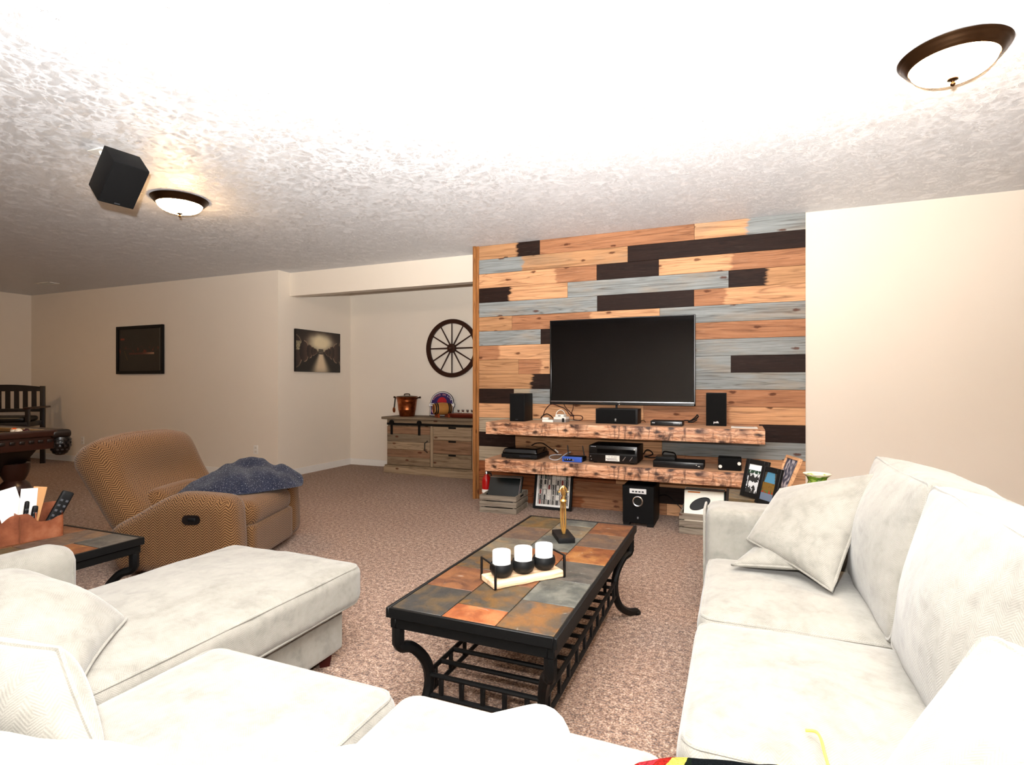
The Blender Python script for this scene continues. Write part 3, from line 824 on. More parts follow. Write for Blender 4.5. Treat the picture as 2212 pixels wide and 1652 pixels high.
paper_stack('envelope', 'white envelopes standing in the leather caddy', -.005, .02, .085, .235, R_(-14), PAPER, .006)
paper_stack('envelope', 'white printed letter standing in front of a brown envelope in the caddy', .008, .0, .06, .225, R_(4), PAPER, .003)
paper_stack('envelope', 'brown paper envelope standing in the leather caddy', .018, .012, .05, .23, R_(12), m_plain('kraft_paper', '#b98a5c', .8), .004)
def remote(label, x, y, l, w_, tilt, lean, g='remote controls in the caddy'):
    q = in_caddy(x, y, .012)
    t = thing('remote_control', label, 'remote', q, group=g, rot=(lean, tilt, rz))
    obj('body', rbox(B(), (w_, .02, l), .009, 8, c=(0, 0, l / 2)), BLACKM, t)
    for k in range(5):
        for i in (-1, 1): box_part('button', (i * w_ * .22, -.0105, l * .3 + k * l * .12), (w_ * .22, .003, l * .05), m_plain('grey_button', '#4a4c50', .5), t, .001, 1)
    return t
remote('large black remote leaning out of the end of the leather caddy', .078, .0, .205, .05, R_(26), 0)
remote('thin grey remote standing by the papers in the caddy', -.008, -.028, .17, .018, R_(6), 0)
remote('short black remote beside the papers in the caddy', .018, -.03, .145, .022, R_(8), 0)
# wax-paper cup at the very edge of the frame
q = atZ(-12, 1185, etz)
o = obj('cream_mug', lathe(B(), [(0, 0), (.034, 0), (.04, .015), (.043, .095), (.040, .097), (.037, .02), (0, .012)], 28), m_plain('cream_ceramic', '#e9e2d2', .35), None, loc=(q.x - .10, q.y - .05, etz))
tag(o, 'cream mug beside the leather caddy', 'mug')

# ================================================================== RECLINER
rf = R_(20.8)
fdir = Vector((math.cos(rf), math.sin(rf), 0)); sdir = Vector((-math.sin(rf), math.cos(rf), 0))
fr_far = Vector((-3.14, 3.40, 0)); cent = fr_far - sdir * .47 - fdir * .52
rc = thing('recliner', 'tan herringbone recliner armchair with a blue blanket on it', 'armchair', cent, rf)
def RB(name, c, s, r, crown=(0, 0, 0, 0), deform=None, n=14, rot=None, wr=0.0, par=None):
    o = obj(name, rbox(B(), s, r, n, crown, deform=deform, wrinkle=wr), RECL, par or rc, uv=True); o.location = c
    if rot: o.rotation_euler = rot
    return o
def armdef(P):
    u = (P.x + .40) / .80                                   # 0 rear .. 1 front
    top = sst(-.1, .25, P.z)
    z = P.z - top * (.17 * (1 - sst(0, .6, u))) + top * .02 * math.sin(u * math.pi)
    x = P.x - top * .02
    return (x, P.y * (1 + .10 * top * sst(.3, 1, u)), z)
for s in (-1, 1):
    RB('arm', (.06, s * .41, .265), (.80, .21, .47), .085, (.01, 0, 0, 0), armdef, 18)
RB('base', (.02, 0, .17), (.82, .64, .24), .04)
RB('seat_cushion', (.12, 0, .345), (.70, .62, .17), .075, (.03, 0, 0, 0))
RB('footrest', (.435, 0, .165), (.07, .62, .24), .03, (0, 0, 0, 0))
def backdef(P):
    t_ = sst(-.30, .36, P.z)
    w_ = 1 + .02 * t_
    roll = .05 * math.exp(-((P.z - .20) / .12) ** 2) * (1 if P.x > 0 else 0)
    tuck = -.03 * math.exp(-((P.z + .05) / .10) ** 2) * (1 if P.x > 0 else 0)
    tz_ = P.z - .05 * (abs(P.y) / .48) ** 3 * t_
    return (P.x + (roll + tuck) * (1 - (P.y / .5) ** 2), P.y * w_, tz_)
RB('backrest', (-.44, .045, .55), (.23, .99, .66), .10, (.02, 0, 0, 0), backdef, 20, (0, R_(-31), 0), .004)
RB('lumbar_roll', (-.245, 0, .40), (.18, .56, .20), .085, (.01, 0, 0, 0), None, 12, (0, R_(-20), 0))
lever = obj('recline_lever', prism(B(), rrect(.056, .029, .028, 8), -.012, .012), BLACKG, rc); lever.location = (.19, -.513, .375)
lh = obj('finger_pull', rbox(B(), (.05, .016, .022), .008, 6), BLACKM, lever); lh.location = (.005, -.012, .002)
# blue blanket heaped on the seat and far arm
bm = B(); n1_, n2_ = 46, 34; G = []
outl = [(388, 1081), (415, 1042), (440, 1015), (462, 996), (500, 994), (530, 984), (562, 980), (600, 982), (628, 998), (632, 1018), (608, 1045), (580, 1066), (560, 1078), (536, 1089), (505, 1080), (450, 1084)]
def blanket_h(a, b):
    """local chair coordinates -> surface height below the blanket"""
    seat = .45; arm = .505
    return seat + (arm - seat + .02) * sst(.20, .32, b)
for i in range(n1_ + 1):
    row = []
    for j in range(n2_ + 1):
        u, v = i / n1_ * 2 - 1, j / n2_ * 2 - 1
        # squircle to disc, then ragged outline
        x = u * math.sqrt(1 - v * v / 2); y = v * math.sqrt(1 - u * u / 2); rr = min(1, math.hypot(x, y)); an = math.atan2(y, x)
        rad = 1 + .10 * math.sin(3 * an + 1) + .06 * math.sin(5 * an)
        a = .11 + .37 * x * rad + .05 * y; b = .13 + .32 * y * rad
        hb = blanket_h(a, b)
        puff = (.125 * (1 - rr ** 2.6) * (1 + .35 * sst(0, .4, a) * sst(.1, .4, b))) * (1 + .45 * noise.noise(Vector((a * 6, b * 6, 3)))) + .03 * (1 - rr ** 4) * (noise.noise(Vector((a * 13 + b * 9, b * 4, 7))) + .4)
        z = hb + .004 + max(.0, puff)
        row.append(bm.verts.new((a, b, z)))
    G.append(row)
for i in range(n1_):
    for j in range(n2_): bm.faces.new((G[i][j], G[i + 1][j], G[i + 1][j + 1], G[i][j + 1]))
bmesh.ops.solidify(bm, geom=list(bm.faces), thickness=-.012)
bl = obj('blue_blanket', bm, BLUE, None, uv=True, angle=80); bl.location = cent + fdir * .04; bl.rotation_euler = (0, 0, rf)
tag(bl, 'crumpled navy blue speckled fleece blanket heaped on the recliner seat', 'blanket')
# ================================================================== TELEVISION AND SHELVES
tvY = 5.10
a, b = atY(1188.3, 692, tvY), atY(1502, 878, tvY)
TW, THt = b.x - a.x, .815
tv = thing('television', 'large flat black television mounted on the plank wall', 'television', ((a.x + b.x) / 2, tvY, 1.015))
box_part('body', (0, .02, THt / 2), (TW, .038, THt), BLACKM, tv, .004)
bm = B()
bw = .011
for sx in (-1, 1): bx(bm, (sx * (TW / 2 - bw / 2), -.003, THt / 2), (bw, .012, THt), .002, 1)
bx(bm, (0, -.003, THt - bw / 2), (TW - 2 * bw, .012, bw), .002, 1)
obj('bezel', bm, BLACKG, tv)
box_part('silver_strip', (0, -.004, .026), (TW - .02, .014, .011), SILVER, tv, .003, 2)
box_part('lower_bezel', (0, -.003, .010), (TW, .012, .020), BLACKG, tv, .002, 1)
ts = NT('tv_screen_glass'); SCREEN = ts.out('#050506', 0.06, spec=0.4)
box_part('screen', (0, .001, THt / 2 + .012), (TW - 2 * bw, .004, THt - .046), SCREEN, tv, 0)
text_part('maker_logo', 'LG', .016, m_plain('logo_grey', '#d8d8da', .4), tv, (.0, -.0125, .026))
box_part('power_light', (0.004, -.0095, .004), (.008, .003, .006), WHITEP, tv, .001, 1)
box_part('wall_mount', (0, .066, .38), (.46, .055, .36), BLACKM, tv, .003)
box_part('mount_bracket', (-.03, .03, -.012), (.018, .012, .045), BLACKM, tv, .001, 1)

UZ, LZ = .848, .500
SX0, SX1 = -2.205, .212
PLY = m_wood('A', 4.0)
WOODC['Y'] = '#d3a583'
def floating_shelf(zt, zb, yf, label):
    t = thing('floating_shelf', label, 'shelf', ((SX0 + SX1) / 2, 5.19, zb), group='rustic floating shelves')
    Ls = SX1 - SX0; dpt = 5.193 - yf
    box_part('shelf_top', (0, -dpt / 2 + .008, zt - zb - .009), (Ls, dpt - .02, .018), m_wood('Y', 5.0), t, .002, 1)
    box_part('front_board', (0, -dpt + .013, (zt - zb) / 2), (Ls, .024, zt - zb), RUSTIC, t, .003, 2)
    for s in (-1, 1): box_part('end_board', (s * (Ls / 2 - .011), -dpt / 2 + .012, (zt - zb - .018) / 2), (.022, dpt - .03, zt - zb - .018), m_wood('B', 6.0 + s), t, .002, 1)
    box_part('underside', (0, -dpt / 2 + .01, .006), (Ls - .044, dpt - .03, .012), m_plain('dark_underside', '#2a1a10', .8), t, 0)
    return t
floating_shelf(UZ, .735, 4.72, 'upper thick knotty pine floating shelf under the television')
floating_shelf(LZ, .388, 4.70, 'lower thick knotty pine floating shelf holding the receiver')

def bookshelf_speaker(pl, pr, yf, z, h_, dep, label, logo=None):
    x0, x1 = atY(pl, 880, yf).x, atY(pr, 880, yf).x; w_ = x1 - x0
    t = thing('bookshelf_speaker', label, 'speaker', ((x0 + x1) / 2, yf + dep / 2, z), group='bookshelf speakers')
    box_part('cabinet', (0, .006, h_ / 2), (w_, dep - .012, h_), BLACKM, t, .003)
    box_part('grille', (0, -dep / 2 + .006, h_ / 2), (w_ - .006, .013, h_ - .008), BLACKC, t, .004)
    if logo == 'polk': text_part('maker_logo', 'polk', .024, m_plain('logo_white', '#e8e8e8', .4), t, (0, -dep / 2 - .001, .032), bold=.0006)
    else: box_part('maker_badge', (0, -dep / 2 - .0008, .02), (.026, .002, .006), m_plain('dark_badge', '#34363a', .4), t, 0)
    return t
bookshelf_speaker(1100.5, 1132, 4.90, UZ, .27, .24, 'tall black bookshelf speaker at the shelf end by the wooden post')
bookshelf_speaker(1525, 1569, 5.02, UZ, .285, .15, 'black bookshelf speaker with white logo beside the sheet of paper', 'polk')

# centre speaker
x0, x1 = atY(1286, 900, 4.93).x, atY(1377, 900, 4.93).x
t = thing('center_speaker', 'wide black center channel speaker below the television', 'speaker', ((x0 + x1) / 2, 4.93 + .1, UZ))
wc = x1 - x0
box_part('cabinet', (0, .006, .068), (wc, .188, .136), BLACKM, t, .003)
box_part('grille', (-.004, -.092, .068), (wc - .03, .014, .122), BLACKC, t, .003)
o = obj('maker_emblem', lathe(B(), [(0, 0), (.008, 0), (.008, .003), (0, .003)], 16, M=Matrix.Translation((-.005, -.098, .042)) @ Matrix.Rotation(R_(90), 4, 'X')), SILVER, t)
box_part('emblem_bar', (-.005, -.1, .029), (.015, .003, .006), SILVER, t, 0)
obj('speaker_wire', tube(B(), spline([(wc / 2, .06, .02), (wc / 2 + .03, .05, .03), (wc / 2 + .045, .07, .012)], 5), .003, 6), BLACKG, t)

# modem, splitters and cables on the upper shelf
def shelf_box(name, label, cat, pl, pr, yf, z, h_, dep, mat, parts=None, bev=.003, yaw=0, group=None):
    x0, x1 = atY(pl, 900, yf).x, atY(pr, 900, yf).x; w_ = x1 - x0
    t = thing(name, label, cat, ((x0 + x1) / 2, yf + dep / 2, z), yaw, group)
    box_part('body', (0, 0, h_ / 2), (w_, dep, h_), mat, t, bev)
    if parts: parts(t, w_, dep, h_)
    return t
GREYW = m_plain('warm_grey_plastic', '#8d8680', .5)
def p_modem(t, w_, d_, h_):
    box_part('top_cover', (0, 0, h_ + .011), (w_ * .99, d_ * .98, .022), WHITEP, t, .003)
    box_part('upper_unit', (-.01, .01, h_ + .033), (w_ * .68, d_ * .7, .022), WHITEP, t, .003)
    box_part('port_label', (-.01, -d_ * .345, h_ + .033), (w_ * .22, .002, .010), m_plain('grey_label', '#77756f', .6), t, 0)
    box_part('black_plug', (.035, -d_ / 2 - .004, h_ * .8), (.022, .008, .036), BLACKM, t, .002, 1)
shelf_box('modem', 'stacked white and grey modem boxes with a handle of white cable', 'modem', 1196, 1222, 4.94, UZ, .028, .13, GREYW, p_modem)
shelf_box('power_brick', 'small stack of white plug adapters beside the modem', 'adapter', 1171, 1194, 4.92, UZ, .022, .05, WHITEP,
          lambda t, w_, d_, h_: box_part('upper_adapter', (-w_ * .22, 0, h_ + .011), (w_ * .55, d_ * .9, .02), WHITEP, t, .003))
def cable(name, label, pts, r, mat, cat='cable', closed=False, group='loose cables'):
    o = obj(name, tube(B(), spline(pts, 8), r, 6), mat, None)
    return tag(o, label, cat, group)
CORD = m_plain('dark_cord', '#2a0d0c', .5); CORDB = m_plain('black_cord', '#0a0a0b', .45); CORDW = m_plain('white_cord', '#e2dfd6', .5)
cy = 5.04
cable('cable', 'dark power cable arching from the adapters to the modem', [atY(1169, 903, 4.98), atY(1174, 895, 4.99), atY(1178, 885, cy), atY(1190, 873, cy), atY(1205, 876, cy), atY(1222, 884, cy), atY(1231, 896, cy), atY(1240, 899, cy)], .0042, CORD)
cable('cable', 'dark cable looping over the shelf right of the modem', [atY(1232, 897, cy), atY(1250, 897, cy), atY(1258, 900, cy), atY(1257, 906, 5.0), atY(1248, 908, 4.98), atY(1238, 906, 4.98)], .004, CORD)
cable('cable', 'dark cable hanging from the television down behind the modem', [atY(1216, 868, 5.16), atY(1222, 880, 5.12), atY(1234, 892, 5.08), atY(1239, 898, 5.05), atY(1239, 905, 5.03)], .004, CORD)
cable('cable', 'thin dark cable hanging nearly straight from the television to the shelf', [atY(1238, 868, 5.16), atY(1238, 880, 5.14), atY(1235, 890, 5.1), atY(1232, 899, 5.06)], .0035, CORD)
cable('cable', 'white cable looped like a handle on top of the modem', [atY(1200, 899, 4.99), atY(1203, 890, 4.99), atY(1208, 886, 4.99), atY(1213, 885.5, 4.99), atY(1218, 889, 4.99), atY(1220.5, 894, 5.0)], .0038, CORDW)
cable('cable', 'coiled dark cable lying on the small white adapters', [atY(1168, 902, 4.93), atY(1175, 896, 4.93), atY(1182, 894, 4.94), atY(1190, 898, 4.94), atY(1194, 902.5, 4.94)], .005, CORDB)

def p_dvd(t, w_, d_, h_):
    box_part('faceplate', (0, -d_ / 2 - .002, h_ * .48), (w_ * .99, .006, h_ * .9), BLACKG, t, .002)
    box_part('disc_drawer', (0, -d_ / 2 - .0055, h_ * .52), (w_ * .42, .002, h_ * .22), BLACKM, t, 0)
    box_part('maker_badge', (-w_ * .40, -d_ / 2 - .0058, h_ * .62), (w_ * .09, .002, .006), m_plain('badge_grey', '#b8bcc0', .4), t, 0)
    box_part('power_light', (w_ * .41, -d_ / 2 - .0058, h_ * .55), (.006, .002, .005), m_plain('badge_grey', '#b8bcc0', .4), t, 0)
shelf_box('dvd_player', 'slim black disc player with a bundled cord beside it', 'player', 1405, 1474, 4.86, UZ, .042, .19, BLACKM, p_dvd)
cable('cable', 'bundled black power cord beside the slim disc player', [atY(1478, 908, 4.97), atY(1485, 908, 4.97), atY(1492, 909, 4.97), atY(1502, 905, 4.98), atY(1508, 900, 4.98), atY(1506, 896, 4.98), atY(1502, 901, 4.97), atY(1494, 907, 4.96), atY(1487, 911, 4.96), atY(1497, 911, 4.96), atY(1506, 906, 4.96)], .0055, CORDB)
# sheet of paper
x0, x1 = atY(1579, 920, 4.83).x, atY(1637, 920, 4.83).x
t = thing('paper_sheet', 'white printed sheet lying flat at the end of the upper shelf', 'paper', ((x0 + x1) / 2, 4.93, UZ + .0005))
box_part('sheet', (0, 0, .001), (x1 - x0, .20, .002), PAPER, t, 0)
box_part('printed_heading', (0, .075, .0021), ((x1 - x0) * .8, .012, .0006), m_plain('ink', '#33363a', .7), t, 0)
for k in range(4): box_part('printed_line', (0, .035 - k * .03, .0021), ((x1 - x0) * (.7 - .1 * (k % 2)), .004, .0005), m_plain('pale_ink', '#b9bcc0', .7), t, 0)

# ---- lower shelf
x0, x1 = atY(1083, 985, 4.77).x, atY(1160, 985, 4.77).x; wt = x1 - x0
t = thing('turntable', 'black record player with a smoked dust cover on the lower shelf', 'turntable', ((x0 + x1) / 2, 4.77 + .175, LZ))
box_part('plinth', (0, 0, .032), (wt, .35, .036), BLACKM, t, .006)
def cov(P):
    k = sst(-.02, .02, P.z); return (P.x * (1 - .07 * k), P.y * (1 - .09 * k) , P.z)
obj('dust_cover', rbox(B(), (wt - .006, .34, .048), .014, 10, (.006, 0, 0, 0), deform=cov, c=(0, 0, .074)), m_plain('smoked_acrylic', '#0b0b0c', .08), t)
for sx in (-1, 1):
    for sy in (-1, 1): obj('foot', lathe(B(), [(0, 0), (.02, 0), (.022, .007), (.018, .015), (0, .015)], 14, (sx * (wt / 2 - .05), sy * .13, 0)), SILVER, t)
box_part('control_panel', (.06, -.1765, .034), (.11, .002, .014), m_plain('dark_panel', '#1d1f26', .3), t, 0)
cable('cable', 'black cord running from behind the record player with red and white plugs', [atY(1148, 962, 5.12), atY(1158, 957, 5.13), atY(1172, 957, 5.1), atY(1186, 966, 5.08), atY(1198, 975, 5.05), atY(1204, 980, 5.0)], .0045, CORDB)
o = obj('cable_plug', tube(B(), [atY(1199, 971, 4.99), atY(1206, 977, 4.97)], .006, 8), WHITEP); tag(o, 'white audio plug lying between record player and router', 'plug')
BLUEP = m_plain('router_blue', '#2f57b8', .35)
x0, x1 = atY(1214.5, 995, 4.79).x, atY(1256.5, 995, 4.79).x; wr_ = x1 - x0
t = thing('router', 'blue fronted black wireless router with two antennas', 'router', ((x0 + x1) / 2, 4.79 + .08, LZ))
box_part('front_panel', (0, -.068, .026), (wr_, .03, .048), BLUEP, t, .004)
box_part('body', (.005, .015, .024), (wr_ * .98, .135, .042), BLACKM, t, .004)
box_part('light_window', (-wr_ * .2, -.0835, .022), (wr_ * .42, .002, .02), BLACKG, t, 0)
box_part('badge', (.012, -.0835, .02), (.018, .002, .014), SILVER, t, 0)
for k in range(3): box_part('status_light', (-wr_ * .34 + k * .022, -.085, .026), (.008, .002, .006), m_plain('pale_led', '#cfd8ff', .4), t, 0)
for s, dx in ((-1, -.012), (1, -.02)):
    obj('antenna', tube(B(), [(s * wr_ * .42, .075, .03), (s * wr_ * .42 + dx, .08, .135)], [.006, .0045], 8), BLACKG, t)
cable('cable', 'pale grey network cable looping in front of the blue router', [atY(1233, 976, 5.0), atY(1226, 978, 4.98), atY(1216, 985, 4.93), atY(1206, 992, 4.86), atY(1195, 993, 4.86), atY(1187, 989, 4.88), atY(1189, 984, 4.92), atY(1200, 982, 4.95), atY(1213, 982, 4.95)], .0045, m_plain('pale_cable', '#b9bcc2', .5))

yr = 4.83
x0, x1 = atY(1272, 990, yr).x, atY(1376, 990, yr).x; wv = x1 - x0
t = thing('av_receiver', 'big black audio video receiver with a white spec sticker', 'receiver', ((x0 + x1) / 2, yr + .175, LZ))
box_part('body', (0, .004, .086), (wv, .33, .146), BLACKM, t, .004)
box_part('faceplate', (0, -.166, .084), (wv, .018, .146), BLACKG, t, .004)
box_part('display_window', (.03, -.1757, .112), (wv * .78, .002, .036), m_plain('display_glass', '#050506', .06), t, 0)
box_part('faceplate_groove', (0, -.1757, .082), (wv * .99, .002, .003), m_plain('groove', '#3a3b3d', .4), t, 0)
for sx in (-1, 1):
    for sy in (-1, 1): obj('foot', lathe(B(), [(0, 0), (.02, 0), (.02, .014), (0, .014)], 12, (sx * (wv / 2 - .05), sy * .12, 0)), BLACKM, t)
for k in range(14): box_part('vent_slot', (-wv * .33 + k * wv * .05, .03, .1595), (.009, .17, .0015), m_plain('slot', '#242526', .6), t, 0)
text_part('maker_logo', 'YAMAHA', .012, m_plain('logo_grey', '#d8d8da', .4), t, (-wv * .45 + .02, -.1765, .148))
st = box_part('spec_sticker', (.0, -.1765, .05), (wv * .29, .0015, .05), PAPER, t, 0)
INK = m_plain('ink', '#33363a', .7)
text_part('sticker_text', '7.2   4K HDMI', .013, INK, st, (0, -.1778, .062))
for k in range(2): box_part('sticker_line', (-.01 + .01 * k, -.1775, .046 - k * .011), (wv * .22, .001, .004), INK, st, 0)
for x in (wv * .24, wv * .38): obj('selector_button', bx(B(), (x, -.178, .05), (.007, .004, .044), .001, 1, Euler((0, .6, 0))), SILVER, t)
for x, z in ((-wv * .46, .06), (-wv * .445, .034)): obj('power_button', lathe(B(), [(0, 0), (.005, 0), (.005, .003), (0, .003)], 10, M=Matrix.Translation((x, -.175, z)) @ Matrix.Rotation(R_(90), 4, 'X')), SILVER, t)
box_part('badge', (wv * .45, -.1765, .134), (.014, .0015, .01), WHITEP, t, 0)
cable('cable', 'tangle of black and grey wires behind the receiver', [atY(1390, 980, 5.0), atY(1396, 972, 5.05), atY(1404, 973, 5.05), atY(1410, 980, 5.03), atY(1402, 984, 5.0), atY(1392, 985, 4.98), atY(1404, 988, 5.0), atY(1416, 988, 5.02)], .005, CORDB)
def p_bd(t, w_, d_, h_):
    box_part('faceplate', (0, -d_ / 2 - .002, h_ * .48), (w_ * .995, .005, h_ * .94), BLACKG, t, .002)
    box_part('status_light', (w_ * .36, -d_ / 2 - .005, h_ * .62), (.006, .002, .006), WHITEP, t, 0)
    box_part('maker_badge', (w_ * .41, -d_ / 2 - .005, h_ * .45), (.016, .002, .005), WHITEP, t, 0)
shelf_box('disc_player', 'wide low black disc player carrying a small game console on the lower shelf', 'player', 1410.5, 1520, 4.79, LZ, .055, .22, BLACKM, p_bd)
def p_cons(t, w_, d_, h_):
    box_part('front_slot', (0, -d_ / 2 - .001, h_ * .4), (w_ * .92, .004, h_ * .22), BLACKG, t, 0)
    box_part('side_strip', (0, 0, h_ + .001), (w_ * .9, d_ * .9, .002), BLACKG, t, 0)
shelf_box('game_console', 'small black box sitting on top of the wide disc player', 'console', 1416, 1458, 4.83, LZ + .0552, .028, .15, BLACKM, p_cons)
cable('cable', 'looped black cable lying behind the small box on the disc player', [atY(1430, 984, 5.02), atY(1434, 975, 5.04), atY(1446, 976, 5.04), atY(1456, 978, 5.02), atY(1459, 984, 5.0), atY(1450, 985, 5.0), atY(1441, 984, 5.0)], .005, CORDB)
def p_polk(t, w_, d_, h_):
    obj('grille', rbox(B(), (w_ - .004, .02, h_ - .006), .009, 8, (0, 0, .006, 0), c=(0, -d_ / 2, h_ / 2)), BLACKC, t)
    for s in (-1, 1): obj('white_cone', lathe(B(), [(0, 0), (.014, 0), (.014, .003), (0, .003)], 14, M=Matrix.Translation((s * (w_ / 2 - .018), -d_ / 2 - .010, h_ * .62 - (s < 0) * .03)) @ Matrix.Rotation(R_(90), 4, 'X')), WHITEP, t)
shelf_box('small_speaker', 'small rounded black speaker at the end of the lower shelf', 'speaker', 1551, 1602, 4.82, LZ, .10, .17, BLACKM, p_polk, .008)

# ================================================================== FLOOR UNDER THE SHELVES
x0, x1 = atY(1345, 1090, 4.70).x, atY(1412, 1090, 4.70).x; ws = x1 - x0
t = thing('subwoofer', 'black cube subwoofer with a silver port ring on the carpet', 'subwoofer', ((x0 + x1) / 2, 4.70 + .185, 0))
box_part('cabinet', (0, 0, .185), (ws, .37, .31), BLACKM, t, .004)
box_part('front_baffle', (0, -.187, .185), (ws - .004, .012, .31), BLACKC, t, .003)
for s in (-1, 1): box_part('foot_rail', (s * (ws / 2 - .03), 0, .015), (.055, .36, .03), BLACKM, t, .003)
box_part('control_plate', (0, -.194, .30), (ws * .54, .004, .042), m_plain('light_plate', '#d5d6d6', .4), t, .002, 1)
for k in range(4): box_part('control_mark', (-.04 + k * .027, -.1965, .297), (.018, .001, .012), INK, t, 0)
Mx = Matrix.Translation((0, -.196, .215)) @ Matrix.Rotation(R_(90), 4, 'X')
obj('port_ring', lathe(B(), [(.034, .0), (.044, 0), (.045, .004), (.040, .008), (.034, .006), (.033, -.03), (.0, -.03)], 32, M=Mx), None or SILVER, t)
obj('port_well', lathe(B(), [(0, -.004), (.034, -.004), (.034, -.002), (0, -.002)], 28, M=Mx), m_plain('port_dark', '#12120e', .7), t)
box_part('maker_emblem', (0, -.1945, .075), (.012, .002, .018), m_plain('badge_dim', '#6a6c6e', .4), t, 0)
cable('cable', 'thin black cord running from the subwoofer to the wooden record crate', [(-.66, 5.08, .20), (-.58, 5.12, .20), (-.50, 5.14, .13), (-.43, 5.12, .07), (-.36, 5.08, .05)], .004, CORDB)

WOODC['W'] = '#8d8375'
def crate(cx, cy, W_, D_, H_, yaw, label, seed):
    t = thing('wooden_crate', label, 'crate', (cx, cy, 0), yaw, 'grey wooden record crates')
    hs = (H_ - .02) / 3
    for k in range(3):
        z = k * (hs + .01) + hs / 2
        for s in (-1, 1):
            box_part('slat', (0, s * (D_ / 2 - .006), z), (W_ - .002, .011, hs), m_wood('W', seed + k + s), t, .002, 1)
            o = obj('end_slat', bx(B(), (s * (W_ / 2 - .012), 0, z), (.013, D_ - .026, hs), .002, 1), m_wood('W', seed + 5 + k + s), t)
    for s in (-1, 1):
        for r_ in (-1, 1): box_part('corner_post', (s * (W_ / 2 - .03), r_ * (D_ / 2 - .024), H_ / 2), (.022, .022, H_ - .01), m_wood('W', seed + 9, 2), t, .002, 1)
    box_part('floor_board', (0, 0, .012), (W_ - .03, D_ - .03, .012), m_wood('W', seed + 3), t, 0)
    for s in (-1, 1):
        h = obj('hand_hole', rbox(B(), (.016, .10, .024), .008, 6), m_plain('hole_dark', '#15110d', .9), t); h.location = (s * (W_ / 2 - .0115), 0, H_ - hs * .45)
    return t
pA, pB, pC = atZ(1036, 1107), atZ(1115, 1112), atZ(1140, 1093)
ya = math.atan2(pB.y - pA.y, pB.x - pA.x)
crate(-2.075, 4.86, .37, .37, .165, ya * .5, 'grey slatted crate of records beside the wooden post', 20.0)
crate(-.245, 4.80, .37, .37, .165, 0, 'grey slatted crate of records beside the sofa arm', 30.0)
SLV = ['#15181a', '#c9c2b2', '#3c4a44', '#7a2a22', '#2e3a52', '#b09a6a', '#22272b', '#5b5b58']
SLN = ['black', 'cream', 'dark green', 'deep red', 'navy', 'tan', 'charcoal', 'grey']
def sleeves(cx, y0, n, tilt, yaw, where, seed, first, zb=.022, dy=.014):
    rr = random.Random(seed)
    for k in range(n):
        t = thing('record_sleeve', (first if k == 0 else SLN[(k + seed) % 8] + ' record sleeve filed in ' + where), 'record', (cx + rr.uniform(-.006, .006), y0 + k * dy, zb), yaw, 'record sleeves in ' + where, rot=(tilt + k * R_(.4), 0, yaw))
        box_part('sleeve', (0, 0, .155), (.312, .0035, .312), m_plain('sleeve%d%s' % (k, where[:9]), SLV[(k + seed) % len(SLV)] if k else ('#0d1212' if seed == 0 else '#d9cdb4'), .22 if k == 0 else .6), t, .001, 1)
        if k == 0 and seed:
            obj('printed_disc', lathe(B(), [(0, 0), (.075, 0), (.075, .0006), (0, .0006)], 32, M=Matrix.Translation((-.03, -.0022, .20)) @ Matrix.Rotation(R_(90), 4, 'X') @ Matrix.Rotation(.5, 4, 'Z') @ Matrix.Diagonal((1.2, .6, 1, 1))), m_plain('disc_print', '#0c0c0c', .5), t)
            box_part('printed_title', (-.08, -.0022, .295), (.10, .0006, .012), m_plain('orange_ink', '#c8783a', .6), t, 0)
sleeves(-2.07, 4.75, 9, R_(-27), ya * .5, 'the crate by the post', 0, 'black glossy record sleeve at the front of the crate by the post', dy=.012)
sleeves(-.245, 4.75, 9, R_(-22), 0, 'the crate by the sofa', 1, 'cream record sleeve printed with a black disc in the crate by the sofa', dy=.013)

# leaning framed print of doors
b0, b1 = atZ(1152, 1098), atZ(1232, 1106)
wp = .385; hp = .385; lean = R_(-12)
t = thing('framed_print', 'black framed print of many small doors leaning on the plank wall', 'picture', ((b0.x + b1.x) / 2, 5.00, .004), 0, rot=(lean, 0, 0))
bm = B()
for s in (-1, 1): bx(bm, (s * (wp / 2 - .012), 0, hp / 2), (.024, .022, hp), .002, 1)
for z in (.012, hp - .012): bx(bm, (0, 0, z), (wp - .048, .022, .024), .002, 1)
obj('frame', bm, BLACKM, t)
rd = random.Random(8); cells = {}
def doors(u, v):
    if u < .06 or u > .96 or v < .06 or v > .97: return (.93, .92, .9)
    x = (u - .06) / .90 * 7; y = (v - .06) / .91 * 6.4
    if y > 5.9: return (.42, .40, .36) if int(y * 12) % 2 else (.55, .52, .47)
    i, j = int(x), int(y); fx, fy = x - i, y - j
    if (i, j) not in cells:
        cells[(i, j)] = (rd.uniform(.25, .9), rd.choice([(.16, .15, .14), (.3, .28, .25), (.2, .25, .22), (.45, .12, .1), (.8, .78, .74), (.1, .1, .1)]), rd.uniform(.16, .3), rd.random() < .5)
    br, dc, hw, arch = cells[(i, j)]
    wall = (br, br * .97, br * .92)
    inside = abs(fx - .5) < hw and fy < (.78 + (.14 * math.sqrt(max(0, 1 - ((fx - .5) / hw) ** 2)) if arch else .08))
    frame = abs(fx - .5) < hw + .09 and fy < .92
    if inside: return dc if (int(fy * 6) + int(fx * 8)) % 3 else tuple(min(1, c + .12) for c in dc)
    if frame: return (.88, .86, .82)
    return wall
print_part('print', wp - .046, hp - .046, 80, 80, doors, t, loc=(0, -.004, hp / 2))
box_part('backing', (0, .004, hp / 2), (wp - .04, .006, hp - .04), BLACKM, t, 0)

